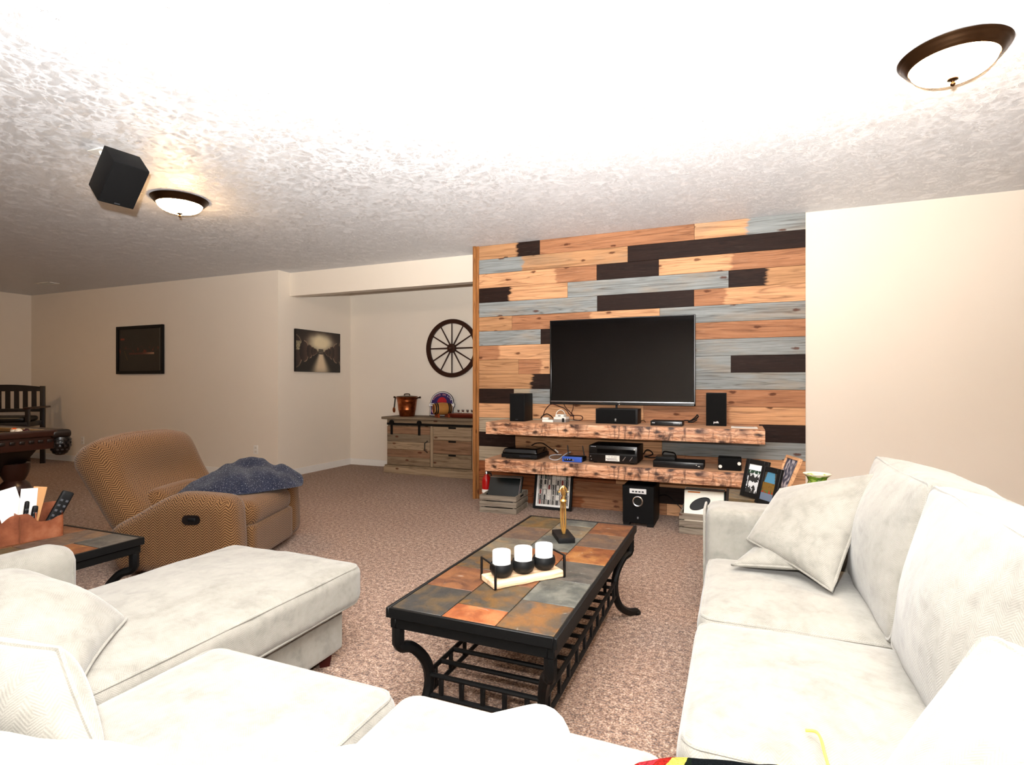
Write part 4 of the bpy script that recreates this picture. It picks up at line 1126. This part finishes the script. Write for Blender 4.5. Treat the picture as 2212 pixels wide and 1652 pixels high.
# fire extinguisher
q = atY(1052, 1050, 5.10)
t = thing('fire_extinguisher', 'red fire extinguisher standing behind the record crate by the post', 'extinguisher', (q.x, 5.09, 0))
RED = m_plain('red_enamel', '#b00f10', .25)
obj('cylinder', lathe(B(), [(0, 0), (.044, 0), (.047, .01), (.047, .22), (.040, .25), (.022, .272), (.018, .285), (0, .285)], 28), RED, t)
obj('label_band', lathe(B(), [(.0474, .10), (.0478, .10), (.0478, .135), (.0474, .135)], 28), PAPER, t)
obj('valve', lathe(B(), [(0, .284), (.016, .284), (.016, .305), (.010, .315), (0, .315)], 14), SILVER, t)
box_part('handle', (.022, 0, .318), (.07, .016, .012), BLACKM, t, .003)
box_part('lever', (.018, 0, .340), (.075, .014, .006), RED, t, .002, 1)
obj('hose', tube(B(), spline([(.012, 0, .30), (.05, 0, .29), (.062, -.01, .22), (.058, -.01, .15)], 6), .008, 8), BLACKM, t)
# ================================================================== ALCOVE: SIDEBOARD AND WHAT STANDS ON IT
WOODC['R'] = '#8f7a62'; WOODC['S'] = '#7d6d5a'; WOODC['U'] = '#8a6a52'; WOODC['V'] = '#a08a70'
SBZ = .765; sy0 = 6.27; sx0, sx1 = -4.42, -2.42
sb = thing('sideboard', 'weathered wood sideboard with a sliding barn door and drawers in the alcove', 'sideboard', ((sx0 + sx1) / 2, 6.47, 0))
cxs = (sx0 + sx1) / 2; fy = sy0 - 6.47
def SB(name, x0, x1, y0, y1, z0, z1, mat, par=None, bev=.003):
    o = box_part(name, ((x0 + x1) / 2 - cxs, (y0 + y1) / 2 - 6.47, (z0 + z1) / 2), (x1 - x0, y1 - y0, z1 - z0), mat, par or sb, bev, 1); return o
SB('top', sx0 - .06, sx1 + .06, sy0 - .05, 6.69, SBZ - .032, SBZ, m_wood('S', 51.0))
SB('carcass', sx0, sx1, sy0 + .02, 6.68, .10, SBZ - .032, m_wood('R', 52.0))
SB('plinth', sx0 - .03, sx1 + .03, sy0 - .04, 6.68, 0, .09, m_wood('V', 53.0))
SB('plinth_cap', sx0 - .02, sx1 + .02, sy0 - .03, 6.68, .09, .112, m_wood('R', 54.0))
SB('header_rail', sx0, sx1, sy0, sy0 + .02, .655, SBZ - .034, m_wood('R', 55.0))
def barn_door(x0, x1):
    d = SB('door', x0, x1, sy0 - .004, sy0 + .014, .118, .640, m_wood('R', 56.0))
    hh = .522 / 5; cs = ['R', 'U', 'V', 'S', 'U']
    for k in range(5):
        SB('door_plank', x0 + .002, x1 - .002, sy0 - .016, sy0 - .004, .118 + k * hh + .0008, .118 + (k + 1) * hh - .0008, m_wood(cs[k], 57.0 + k), d, .002)
    hb = B(); hx_ = (x1 - .05) - cxs; hyy = fy - .016
    tube(hb, [(hx_ + .012, hyy - .004, .46), (hx_ + .010, hyy - .012, .445), (hx_ - .012, hyy - .03, .43), (hx_ - .012, hyy - .03, .33), (hx_ + .010, hyy - .012, .315), (hx_ + .012, hyy - .004, .30)], .0065, 7)
    obj('pull_handle', hb, IRON, d)
    for xs in (x0 + .08, x1 - .16):
        hb = bx(B(), (xs - cxs, fy - .024, .60), (.036, .006, .15), .001, 1)
        lathe(hb, [(0, 0), (.034, 0), (.034, .014), (0, .014)], 20, M=Matrix.Translation((xs - cxs, fy - .018, .69)) @ Matrix.Rotation(R_(90), 4, 'X'))
        obj('roller_hanger', hb, IRON, d)
barn_door(sx0 + .01, -3.735); barn_door(-3.10 + .02, sx1 - .01)
for x in (-3.715, -3.105): SB('stile', x - .018, x + .018, sy0 - .006, sy0 + .02, .112, .655, m_wood('V', 60.0, 2))
for k in range(3):
    z0 = .120 + k * .178
    d = SB('drawer', -3.690, -3.128, sy0 - .010, sy0 + .015, z0, z0 + .172, m_wood('RUV'[k], 62.0 + k))
    SB('cup_pull', -3.46, -3.35, sy0 - .018, sy0 - .010, z0 + .150, z0 + .172, IRON, d)
SB('rail', sx0 + .01, sx1 - .01, sy0 - .022, sy0 - .016, .655, .685, IRON)

# copper bucket with lid
q = atY(877.5, 880, 6.42)
bk = thing('copper_bucket', 'copper ice bucket with dark handles and a lid on the sideboard', 'bucket', (q.x, 6.44, SBZ))
obj('body', lathe(B(), [(0, 0), (.098, 0), (.102, .008), (.118, .085), (.121, .09), (.120, .096), (.133, .20), (.137, .205), (.136, .211), (.148, .258), (.154, .262), (.150, .268), (0, .268)], 36), COPPER, bk, angle=50)
obj('lid', lathe(B(), [(.150, .268), (.146, .276), (.06, .286), (0, .288)], 36), BRONZE, bk)
obj('lid_handle', tube(B(), spline([(-.045, 0, .284), (-.035, 0, .305), (.035, 0, .305), (.045, 0, .284)], 5), .007, 8), BRONZE, bk)
for s in (-1, 1): obj('side_handle', tube(B(), spline([(s * .148, 0, .245), (s * .19, 0, .258), (s * .215, 0, .262)], 5), [.009] * 6 + [.014] * 5, 8), BRONZE, bk)
for k, (x, lab) in enumerate(((-.200, 'outer'), (-.172, 'inner'))):
    t = thing('copper_spoon', 'copper bowled serving spoon hanging from the bucket handle, the %s one' % lab, 'spoon', (q.x + x, 6.44 - .012 - k * .03, SBZ), group='spoons hung on the bucket')
    obj('stem', tube(B(), [(.012, 0, .25), (0, -.008, .12)], .006, 7), m_plain('dark_iron_stem', '#2a1d14', .5), t)
    sbm = lathe(B(), [(0, -.008), (.016, -.006), (.024, 0), (.022, .003), (0, .001)], 16, M=Matrix.Translation((-.002, -.010, .085)) @ Matrix.Rotation(R_(90), 4, 'X') @ Matrix.Diagonal((.8, 1.6, 1, 1)))
    obj('bowl', sbm, COPPER, t)

# arched tin sign
sgY = 6.60; a0, a1 = atY(925.5, 880, sgY), atY(981, 880, sgY); sw = a1.x - a0.x; sh = .345
sgn = thing('tin_sign', 'arched purple tin sign reading OPEN propped behind the small barrel', 'sign', ((a0.x + a1.x) / 2, sgY, SBZ), 0, rot=(R_(-8), 0, 0))
def outline(inset):
    hw = sw / 2 * .91 - inset; pts = [(-hw, inset), (hw, inset), (hw, .12), (sw / 2 - inset, .135), (sw / 2 - inset, .175), (hw, .19)]
    for k in range(1, 18):
        a = math.pi * k / 18; pts.append((hw * math.cos(a), .19 + (sh - .19 - inset) * math.sin(a)))
    pts += [(-hw, .19), (-sw / 2 + inset, .175), (-sw / 2 + inset, .135), (-hw, .12)]
    return pts
PURP = m_plain('sign_purple', '#2b1d55', .35); SWHITE = m_plain('sign_white', '#e6e4e0', .4); SDARK = m_plain('sign_dark', '#1a1424', .4)
obj('plate', prism(B(), outline(0), -.004, .004), SDARK, sgn, smooth=False)
obj('white_border', prism(B(), outline(.009), -.0052, -.004), SWHITE, sgn, smooth=False)
obj('purple_field', prism(B(), outline(.019), -.0062, -.0052), PURP, sgn, smooth=False)
obj('red_center', prism(B(), [(.075 * math.cos(math.pi * k / 14), .19 + .075 * math.sin(math.pi * k / 14)) for k in range(15)], -.0072, -.0062), m_plain('sign_red', '#a3222c', .4), sgn, smooth=False)
for s in (-1, 1): obj('banner', prism(B(), [(s * sw * .49, .138), (s * sw * .49, .174), (s * .07, .180), (s * .09, .160), (s * .07, .140)], -.0082, -.0062), SWHITE, sgn, smooth=False)
text_part('lettering', 'OPEN', .026, SDARK, sgn, (-sw * .36, -.0086, .156), bold=.0008)
text_part('lettering', '7', .026, SDARK, sgn, (sw * .38, -.0086, .156), bold=.0008)
text_part('lettering', 'C', .10, m_plain('sign_pink', '#c79ac8', .4), sgn, (-sw * .30, -.0068, .07), bold=.002)
LET = m_plain('sign_rose', '#c98a86', .4)
wd_ = 'SHARED ON LIVE'
for k, ch in enumerate(wd_):
    if ch == ' ': continue
    a = R_(158 - 136 * k / (len(wd_) - 1))
    text_part('arch_letter', ch, .032, LET if k < 10 else SWHITE, sgn, ((sw * .37) * math.cos(a), -.0068, .19 + .108 * math.sin(a)), rot=(math.pi / 2, -(a - math.pi / 2), 0), bold=.0006)

# small barrel on its stand
b0 = atY(957, 880, 6.42); CHW = m_wood('T', 71.0)
br = thing('small_barrel', 'small oak barrel with dark hoops on a wooden stand in front of the sign', 'barrel', (b0.x, 6.40, SBZ), R_(46))
Mb = Matrix.Translation((0, 0, .115)) @ Matrix.Rotation(R_(90), 4, 'Y')
prof = [(0, -.115), (.060, -.115), (.062, -.12), (.066, -.12), (.078, -.06), (.083, 0), (.078, .06), (.066, .12), (.062, .12), (.060, .115), (0, .115)]
obj('staves', lathe(B(), prof, 28, M=Mb), m_plain('oak_stave', '#a9743a', .4), br, angle=50)
for z, r_ in ((-.10, .071), (-.075, .0765), (.075, .0765), (.10, .071)):
    obj('hoop', lathe(B(), [(r_ - .003, z - .009), (r_ + .002, z - .008), (r_ + .003, z + .008), (r_ - .002, z + .009)], 28, M=Mb), BLACKM, br)
obj('head', lathe(B(), [(0, -.117), (.058, -.117), (.058, -.113), (0, -.113)], 24, M=Mb), m_plain('oak_head', '#6b3d1c', .5), br)
for s in (-1, 1): obj('stand', prism(B(), [(-.085, 0), (.085, 0), (.085, .02), (.06, .05), (.03, .035), (-.03, .035), (-.06, .05), (-.085, .02)], s * .07 - .012, s * .07 + .012, 'YZ'), m_plain('red_stain', '#8e3d1c', .4), br, smooth=False)
# wooden serving boat with little silver cups
q = atY(1003, 890, 6.42)
bt = thing('wooden_tray', 'dark red wooden serving tray beside the small barrel', 'tray', (-3.27, 6.43, SBZ))
def boatp(P):
    e = sst(-.024, .024, P.z); return (P.x * (1 - .10 * (1 - e)), P.y * (1 - .25 * (1 - e)), P.z + .012 * (abs(P.x) / .24) ** 2 * e)
obj('hull', rbox(B(), (.48, .20, .05), .018, 12, deform=boatp, c=(0, 0, .026)), m_plain('mahogany', '#5e1f12', .3), bt)
obj('deck', rbox(B(), (.40, .15, .008), .003, 6, c=(0, 0, .056)), m_plain('mahogany_deck', '#7d3a22', .4), bt)
for k in range(7):
    x, y = -3.27 - .12 + .034 * k, 6.43 + (.028 if k % 2 else -.028)
    o = obj('shot_cup', lathe(B(), [(0, 0), (.010, 0), (.006, .008), (.006, .014), (.013, .022), (.015, .045), (.013, .045), (.010, .022), (0, .018)], 14), SILVER, None, loc=(x, y, SBZ + .0605))
    tag(o, 'tiny silver cup standing on the red wooden tray', 'cup', 'tiny silver cups')
# round sign, half hidden by the post
rs = thing('round_sign', 'round red, black and yellow sign partly behind the wooden post', 'sign', (-3.03, 6.61, SBZ + .001), 0, rot=(R_(-7), 0, 0))
obj('disc', lathe(B(), [(0, 0), (.165, 0), (.165, .006), (0, .006)], 40, M=Matrix.Translation((0, .004, .165)) @ Matrix.Rotation(R_(90), 4, 'X')), SWHITE, rs)
def rsp(u, v):
    x, y = u - .5, v - .5; r_ = math.hypot(x, y)
    if r_ > .47: return (.9, .9, .88)
    n_ = noise.noise(Vector((x * 7, y * 7, 2)))
    if y > .25: return (.85, .72, .15)
    if y > .12: return (.06, .06, .08) if n_ > -.2 else (.6, .1, .1)
    if y > -.12: return (.62, .08, .08) if n_ > -.15 else (.08, .06, .07)
    return (.09, .09, .10) if abs(x + .25) > .05 else (.88, .86, .7)
print_part('printed_face', .32, .32, 40, 40, rsp, rs, loc=(0, -.0028, .165), cut=lambda u, v: math.hypot(u - .5, v - .5) > .5)

# wagon wheel on the alcove wall
wh = thing('wagon_wheel', 'dark wooden wagon wheel hung on the alcove wall', 'wheel', (-3.639, YA - .03, 1.704))
WW = m_plain('walnut', '#2f170d', .45); Mw = Matrix.Rotation(R_(90), 4, 'X')
obj('rim', lathe(B(), [(.345, -.018), (.402, -.018), (.405, 0), (.402, .018), (.345, .018), (.342, 0), (.345, -.018)], 64, M=Mw), WW, wh)
obj('hub', lathe(B(), [(0, -.02), (.062, -.02), (.066, 0), (.062, .028), (.03, .034), (.028, .045), (.012, .05), (0, .05)], 24, M=Mw), WW, wh)
obj('axle_pin', lathe(B(), [(0, .05), (.007, .05), (.007, .056), (0, .056)], 10, M=Mw), SILVER, wh)
for k in range(12):
    a = math.pi * k / 6; d = Vector((math.cos(a), 0, math.sin(a)))
    obj('spoke', tube(B(), [d * .055, d * .2, d * .35], [.012, .010, .009], 8), WW, wh)

# cellar photo on canvas, alcove side wall (faces +x)
cp = thing('canvas_print', 'sepia canvas photo of a barrel cellar on the alcove side wall', 'picture', (XA + .02, 6.0, 1.375), R_(90))
cw_, chh = .87, .565
box_part('canvas', (0, 0, chh / 2), (cw_, .036, chh), m_plain('canvas_edge', '#16100d', .7), cp, .003, 1)
def cellar(u, v):
    cx_, cy_ = .54, .50
    dx, dy = u - cx_, v - cy_
    n_ = noise.noise(Vector((u * 9, v * 9, 0))) * .06
    base = (.16, .115, .10)
    # vault
    if dy > 0:
        g = max(0, 1 - math.hypot(dx / .42, (dy - .22) / .34)); base = lerp3((.20, .15, .13), (.86, .80, .66), sst(0, .75, g + n_))
    # floor wedge
    if dy < -.02:
        wdt = .05 + (-dy) * .52; g = 1 - abs(dx) / wdt
        base = lerp3((.09, .075, .065), (.80, .72, .60), sst(0, .8, g))
    # barrels, receding rows each side
    for s in (-1, 1):
        for k in range(6):
            f = .62 ** k; bxx = cx_ + s * (.06 + .50 * f); hw = .155 * f + .006; hh_ = .62 * f + .03; byy = cy_ - .02 * f
            ex, ey = (u - bxx) / hw, (v - byy) / (hh_ * .62)
            r2 = ex * ex + ey * ey
            if r2 < 1:
                sh_ = .5 + .5 * ex * -s
                base = lerp3((.10, .07, .065), (.36, .26, .22), sh_ * .8 + n_)
                if r2 > .84: base = (.55, .46, .38) if ex * s < .1 else (.10, .08, .07)
            if k == 0 and r2 < 1 and s < 0 and .52 < v < .72 and u < .11: base = (.72, .66, .52) if noise.noise(Vector((u * 60, v * 60, 1))) > -.2 else (.4, .36, .28)
    if abs(dx) < .055 and -.07 < dy < .07: base = (.12, .09, .08) if int((dy + .07) * 50) % 2 else (.5, .45, .38)
    vg = 1 - .55 * sst(.35, .75, math.hypot(dx, dy)); return tuple(max(0, c * vg) for c in base)
print_part('photo', cw_ - .004, chh - .004, 110, 72, cellar, cp, PRINT, (0, -.0185, chh / 2))

# dark framed picture on the tan wall
x0, x1 = -8.505, -7.50; hw_, hh2 = x1 - x0, .70
dp_ = thing('framed_picture', 'nearly black framed picture on the tan wall above the recliner', 'picture', ((x0 + x1) / 2, YW - .02, 1.355))
bm = B()
for s in (-1, 1): bx(bm, (s * (hw_ / 2 - .022), 0, hh2 / 2), (.044, .038, hh2), .004, 1)
for z in (.022, hh2 - .022): bx(bm, (0, 0, z), (hw_ - .088, .038, .044), .004, 1)
obj('frame', bm, BLACKM, dp_)
def darkpic(u, v):
    n_ = noise.noise(Vector((u * 14, v * 10, 4))); n2 = noise.noise(Vector((u * 40, v * 26, 9)))
    c = (.075, .06, .045)
    if .36 < v < .62: c = lerp3(c, (.42, .14, .08), sst(.15, .6, n_ + .5 * n2) * (1 - abs(v - .49) / .14))
    if .40 < v < .425 and .25 < u < .85: c = lerp3((.25, .10, .07), (.6, .45, .36), sst(.5, .85, u))
    if math.hypot((u - .09) / .055, (v - .76) / .025) < 1: c = (.45, .17, .08)
    if abs(v - .72) < .008 and .80 < u < .90: c = (.32, .30, .18)
    if abs(u - (.13 + (.5 - v) * .35)) < .012 and .27 < v < .48: c = (.22, .20, .09)
    return c
print_part('picture', hw_ - .086, hh2 - .086, 64, 46, darkpic, dp_, PRINT, (0, -.004, hh2 / 2))
box_part('backing', (0, .006, hh2 / 2), (hw_ - .08, .012, hh2 - .08), BLACKM, dp_, 0)
box_part('inner_bead', (hw_ / 2 - .047, -.012, hh2 / 2), (.005, .008, hh2 - .09), m_plain('bead_grey', '#8f9089', .4), dp_, .001, 1)

# ================================================================== POOL TABLE CORNER, BALLS, BENCH
px1, py1, pz = -5.52, 3.04, .80; plx, ply = 2.55, 1.45
pt = thing('pool_table', 'dark carved pool table with camel cloth at the edge of the room', 'pool table', (px1 - plx / 2, py1 - ply / 2, 0))
cl = NT('camel_cloth'); CLOTH = cl.out(cl.ramp(cl.noise(cl.coord(), 200, 2), [(0.3, '#6b4a1e'), (0.7, '#8a6430')]), 0.9)
hxp, hyp = plx / 2, ply / 2
box_part('bed', (0, 0, pz - .055), (plx - .24, ply - .24, .04), CLOTH, pt, 0)
for s in (-1, 1):
    box_part('rail', (0, s * (hyp - .065), pz - .02), (plx - .22, .13, .055), CHERRY, pt, .012, 3)
    box_part('rail', (s * (hxp - .065), 0, pz - .02), (.13, ply - .22, .055), CHERRY, pt, .012, 3)
    box_part('cushion', (0, s * (hyp - .14), pz - .012), (plx - .34, .045, .03), CLOTH, pt, .01, 2)
    box_part('cushion', (s * (hxp - .14), 0, pz - .012), (.045, ply - .34, .03), CLOTH, pt, .01, 2)
    box_part('apron', (0, s * (hyp - .05), pz - .10), (plx - .16, .05, .11), CHERRY, pt, .006, 2)
    box_part('apron', (s * (hxp - .05), 0, pz - .10), (.05, ply - .16, .11), CHERRY, pt, .006, 2)
for k in range(18):
    obj('carved_bead', rbox(B(), (.012, .04, .028), .006, 4), ESPRESSO, pt).location = (hxp - .022, -hyp + .16 + k * (ply - .32) / 17, pz - .085)
for sx in (-1, 1):
    for sy in (-1, 1):
        c0 = Vector((sx * (hxp - .075), sy * (hyp - .075), 0))
        o = obj('pocket_casting', rbox(B(), (.16, .16, .075), .03, 8), ESPRESSO, pt); o.location = c0 + Vector((0, 0, pz - .03))
        sh_ = obj('leather_pocket', lathe(B(), [(.07, 0), (.074, -.02), (.078, -.06), (.072, -.10), (.055, -.14), (.03, -.16), (0, -.165)], 18), BLACKG, pt); sh_.location = c0 + Vector((sx * .015, sy * .015, pz - .06))
        bm = B()
        for i in range(5):
            for j in range(12):
                a = 2 * math.pi * (j + .5 * (i % 2)) / 12; r_ = (.078, .080, .078, .068, .052)[i]
                lathe(bm, [(0, .004), (.012, 0), (.012, -.002), (0, -.003)], 6, M=Matrix.Translation((r_ * math.cos(a), r_ * math.sin(a), -.025 - .028 * i)) @ Matrix.Rotation(a, 4, 'Z') @ Matrix.Rotation(R_(90), 4, 'Y'))
        o = obj('woven_net', bm, ESPRESSO, sh_); tag(o, kind='stuff')
        leg = obj('leg', lathe(B(), [(0, 0), (.075, 0), (.085, .02), (.06, .05), (.05, .08), (.075, .14), (.115, .22), (.125, .28), (.10, .34), (.07, .37), (.085, .40), (.10, .44), (.11, .52), (0, .52)], 20), CHERRY, pt)
        leg.location = (sx * (hxp - .30), sy * (hyp - .28), 0)
        obj('claw_foot', rbox(B(), (.17, .17, .06), .03, 8, c=(0, 0, .03)), ESPRESSO, leg)
def frustum(P): k = 1 - .16 * (0.5 - P.z / .24); return (P.x * k, P.y * k, P.z)
obj('cabinet', rbox(B(), (plx - .30, ply - .34, .24), .02, 6, deform=frustum, c=(0, 0, pz - .20 - .07)), ESPRESSO, pt)
def ball(px, py, label, c1, c2):
    q = atZ(px, py, pz - .006) if py else Vector((-5.725, 2.80, 0))
    t = thing('billiard_ball', label, 'ball', (q.x, q.y, pz - .0345), group='balls on the pool table')
    bm = B(); bmesh.ops.create_uvsphere(bm, u_segments=24, v_segments=14, radius=.0286, matrix=Matrix.Translation((0, 0, .0286)))
    m = NT('ball_gloss'); _, _, z = m.sep(m.coord()); 
    obj('ball', bm, m.out(m.mix(m.ramp(z, [(0.0, 0.0), (.040, 0.0), (.041, 1.0)], 'CONSTANT'), c1, c2), .12), t)
ball(40, 932, 'white and cream billiard ball on the camel cloth', '#ede3cf', '#ede3cf')
ball(31, 930.5, 'orange topped billiard ball touching the white one', '#ede3cf', '#d9622a')
ball(90, 0, 'dark billiard ball near the table corner', '#3a1416', '#3a1416')

bxr = -10.08
bn = thing('slatted_bench', 'tall espresso wooden spectator bench with slatted back in the corner', 'bench', (-9.80, 5.0, 0), R_(-45))
by1 = 0.0; by0 = by1 - .86
for y in (by1, by0): box_part('back_post', (0, y, .59), (.055, .055, 1.18), ESPRESSO, bn, .004)
bm = B(); pts = [(by0, 1.10)] + [(by0 + (by1 - by0) * k / 12, 1.165 + .035 * math.sin(math.pi * k / 12)) for k in range(13)] + [(by1, 1.10)]
obj('crest_rail', prism(bm, pts, -.02, .02, 'YZ'), ESPRESSO, bn, smooth=False)
box_part('lower_rail', (0, (by0 + by1) / 2, .815), (.035, by1 - by0, .05), ESPRESSO, bn, .003)
k = 0; y = by1 - .105
while y > by0 + .05:
    box_part('back_slat', (0, y, .97), (.018, .058, .29), ESPRESSO, bn, .002, 1); y -= .104
obj('seat_cushion', rbox(B(), (.50, by1 - by0 - .06, .08), .035, 8, (.015, 0, 0, 0), c=(.30, (by0 + by1) / 2, .70)), m_plain('black_vinyl', '#0a0a0b', .35), bn)
box_part('seat_frame', (.29, (by0 + by1) / 2, .625), (.54, by1 - by0, .07), ESPRESSO, bn, .004)
for y in (by1, by0):
    box_part('arm_rest', (.19, y, .86), (.74, .085, .028), CHERRY, bn, .006)
    box_part('front_post', (.53, y, .425), (.05, .05, .85), ESPRESSO, bn, .004)
box_part('foot_rail', (.53, (by0 + by1) / 2, .22), (.03, by1 - by0, .045), ESPRESSO, bn, .003)

# ================================================================== CEILING SPEAKER
sp = thing('ceiling_speaker', 'black box speaker hung tilted from the ceiling on a white bracket', 'speaker', (-3.502, 2.187, 2.471), rot=(.790, 0, 1.434))
box_part('cabinet', (0, .004, 0), (.194, .164, .280), BLACKM, sp, .003)
box_part('grille', (0, -.081, 0), (.190, .012, .276), BLACKC, sp, .004)
box_part('maker_badge', (0, -.0875, -.125), (.03, .002, .008), m_plain('dark_badge', '#34363a', .4), sp, 0)
bkt = thing('speaker_bracket', 'white metal ceiling bracket holding the black box speaker', 'bracket', (-3.66, 2.17, ROOM_H))
box_part('ceiling_plate', (0, 0, -.004), (.13, .07, .008), WHITEP, bkt, .002, 1)
obj('arm', tube(B(), [(0.01, 0, -.008), (.03, .01, -.06), (.075, .012, -.11)], .012, 8), WHITEP, bkt)

# ================================================================== RIGHT END TABLE: FRAMES, VASE
slate_table('end_table', 'slate topped end table behind the sofa arm holding photo frames', -.055, .60, 3.08, 3.72, .55, [[.5], [.4, .75], [.5]], [5, 3, 10, 8, 0, 2, 4], (.4, .6), seed=5)
def photo_frame(c, w_, h_, rot, label, fn, mat=None, bw=.028):
    t = thing('photo_frame', label, 'frame', c, rot=rot, group='photo frames on the end table')
    mat = mat or BLACKM; bm = B()
    for s in (-1, 1): bx(bm, (s * (w_ / 2 - bw / 2), 0, h_ / 2), (bw, .018, h_), .002, 1)
    for z in (bw / 2, h_ - bw / 2): bx(bm, (0, 0, z), (w_ - 2 * bw, .018, bw), .002, 1)
    obj('frame', bm, mat, t)
    box_part('backing', (0, .005, h_ / 2), (w_ - .02, .006, h_ - .02), BLACKM, t, 0)
    print_part('photo', w_ - 2 * bw, h_ - 2 * bw, 30, 40, fn, t, PRINTG, (0, -.002, h_ / 2))
    a = R_(-24)
    obj('easel_leg', bx(B(), (0, .008 + h_ * .26 * math.sin(-a), h_ * .44), (.03, .004, h_ * .58), rot=Euler((-a * 1.0, 0, 0))), BLACKM, t)
    return t
def bw_photo(u, v):
    n_ = noise.noise(Vector((u * 5, v * 5, 1))); n2 = noise.noise(Vector((u * 13, v * 11, 5)))
    if v > .80: return (.93, .94, .93)
    if v > .68: return (.14, .22, .17) if n2 > -.25 else (.75, .77, .76)
    c = .75 if (n_ + .5 * n2) > .05 else .16
    return (c, c, c)
def col_photo(u, v):
    n2 = noise.noise(Vector((u * 9, v * 9, 3)))
    if v > .62: return (.26, .46, .56) if abs(u - .5) < .36 * (1.15 - (v - .62)) else (.18, .16, .13)
    if v > .34: return (.42, .31, .12) if n2 > -.3 else (.36, .26, .12)
    if v > .24: return (.55, .16, .10) if n2 > .1 else (.28, .35, .16)
    return (.36, .40, .46)
photo_frame(atZ(1623, 1075, .5545), .17, .22, (R_(-14), R_(0), R_(-48)), 'black photo frame with a black and white snapshot on the end table', bw_photo)
photo_frame(atZ(1652, 1092, .5545), .16, .21, (R_(-14), R_(0), R_(-56)), 'black photo frame with a colour landscape leaning by the sofa pillow', col_photo)
def col2(u, v):
    n_ = noise.noise(Vector((u * 7, v * 7, 8))); return lerp3((.25, .25, .30), (.70, .66, .66), sst(-.3, .5, n_))
photo_frame(Vector((.235, 3.60, .556)), .19, .24, (R_(-22), R_(0), R_(-72)), 'light wood picture frame standing beside the green vase', col2, m_wood('L', 81.0), .018)
q = atY(1757.5, 1018, 3.52)
vs = thing('vase', 'flared ceramic vase painted green with a cream rim', 'vase', (q.x + .01, 3.46, .5505))
vt = NT('painted_glaze'); vco = vt.coord(); _, _, vz = vt.sep(vco)
vn = vt.ramp(vt.noise(vco, 16, 3, .6, .8), [(.40, '#d9cfb0'), (.50, '#7f9a2e'), (.60, '#3f6b1e'), (.70, '#b9a77a')])
VG = vt.out(vt.mix(vt.ramp(vz, [(.0, 0.0), (.152, 0.0), (.156, 1.0)]), vn, '#e9dcc2'), .2)
obj('body', lathe(B(), [(0, 0), (.042, 0), (.05, .012), (.058, .05), (.05, .095), (.044, .12), (.052, .142), (.070, .158), (.071, .161), (.066, .161), (.046, .143), (.038, .12), (.03, .02), (0, .016)], 36), VG, vs, angle=60)
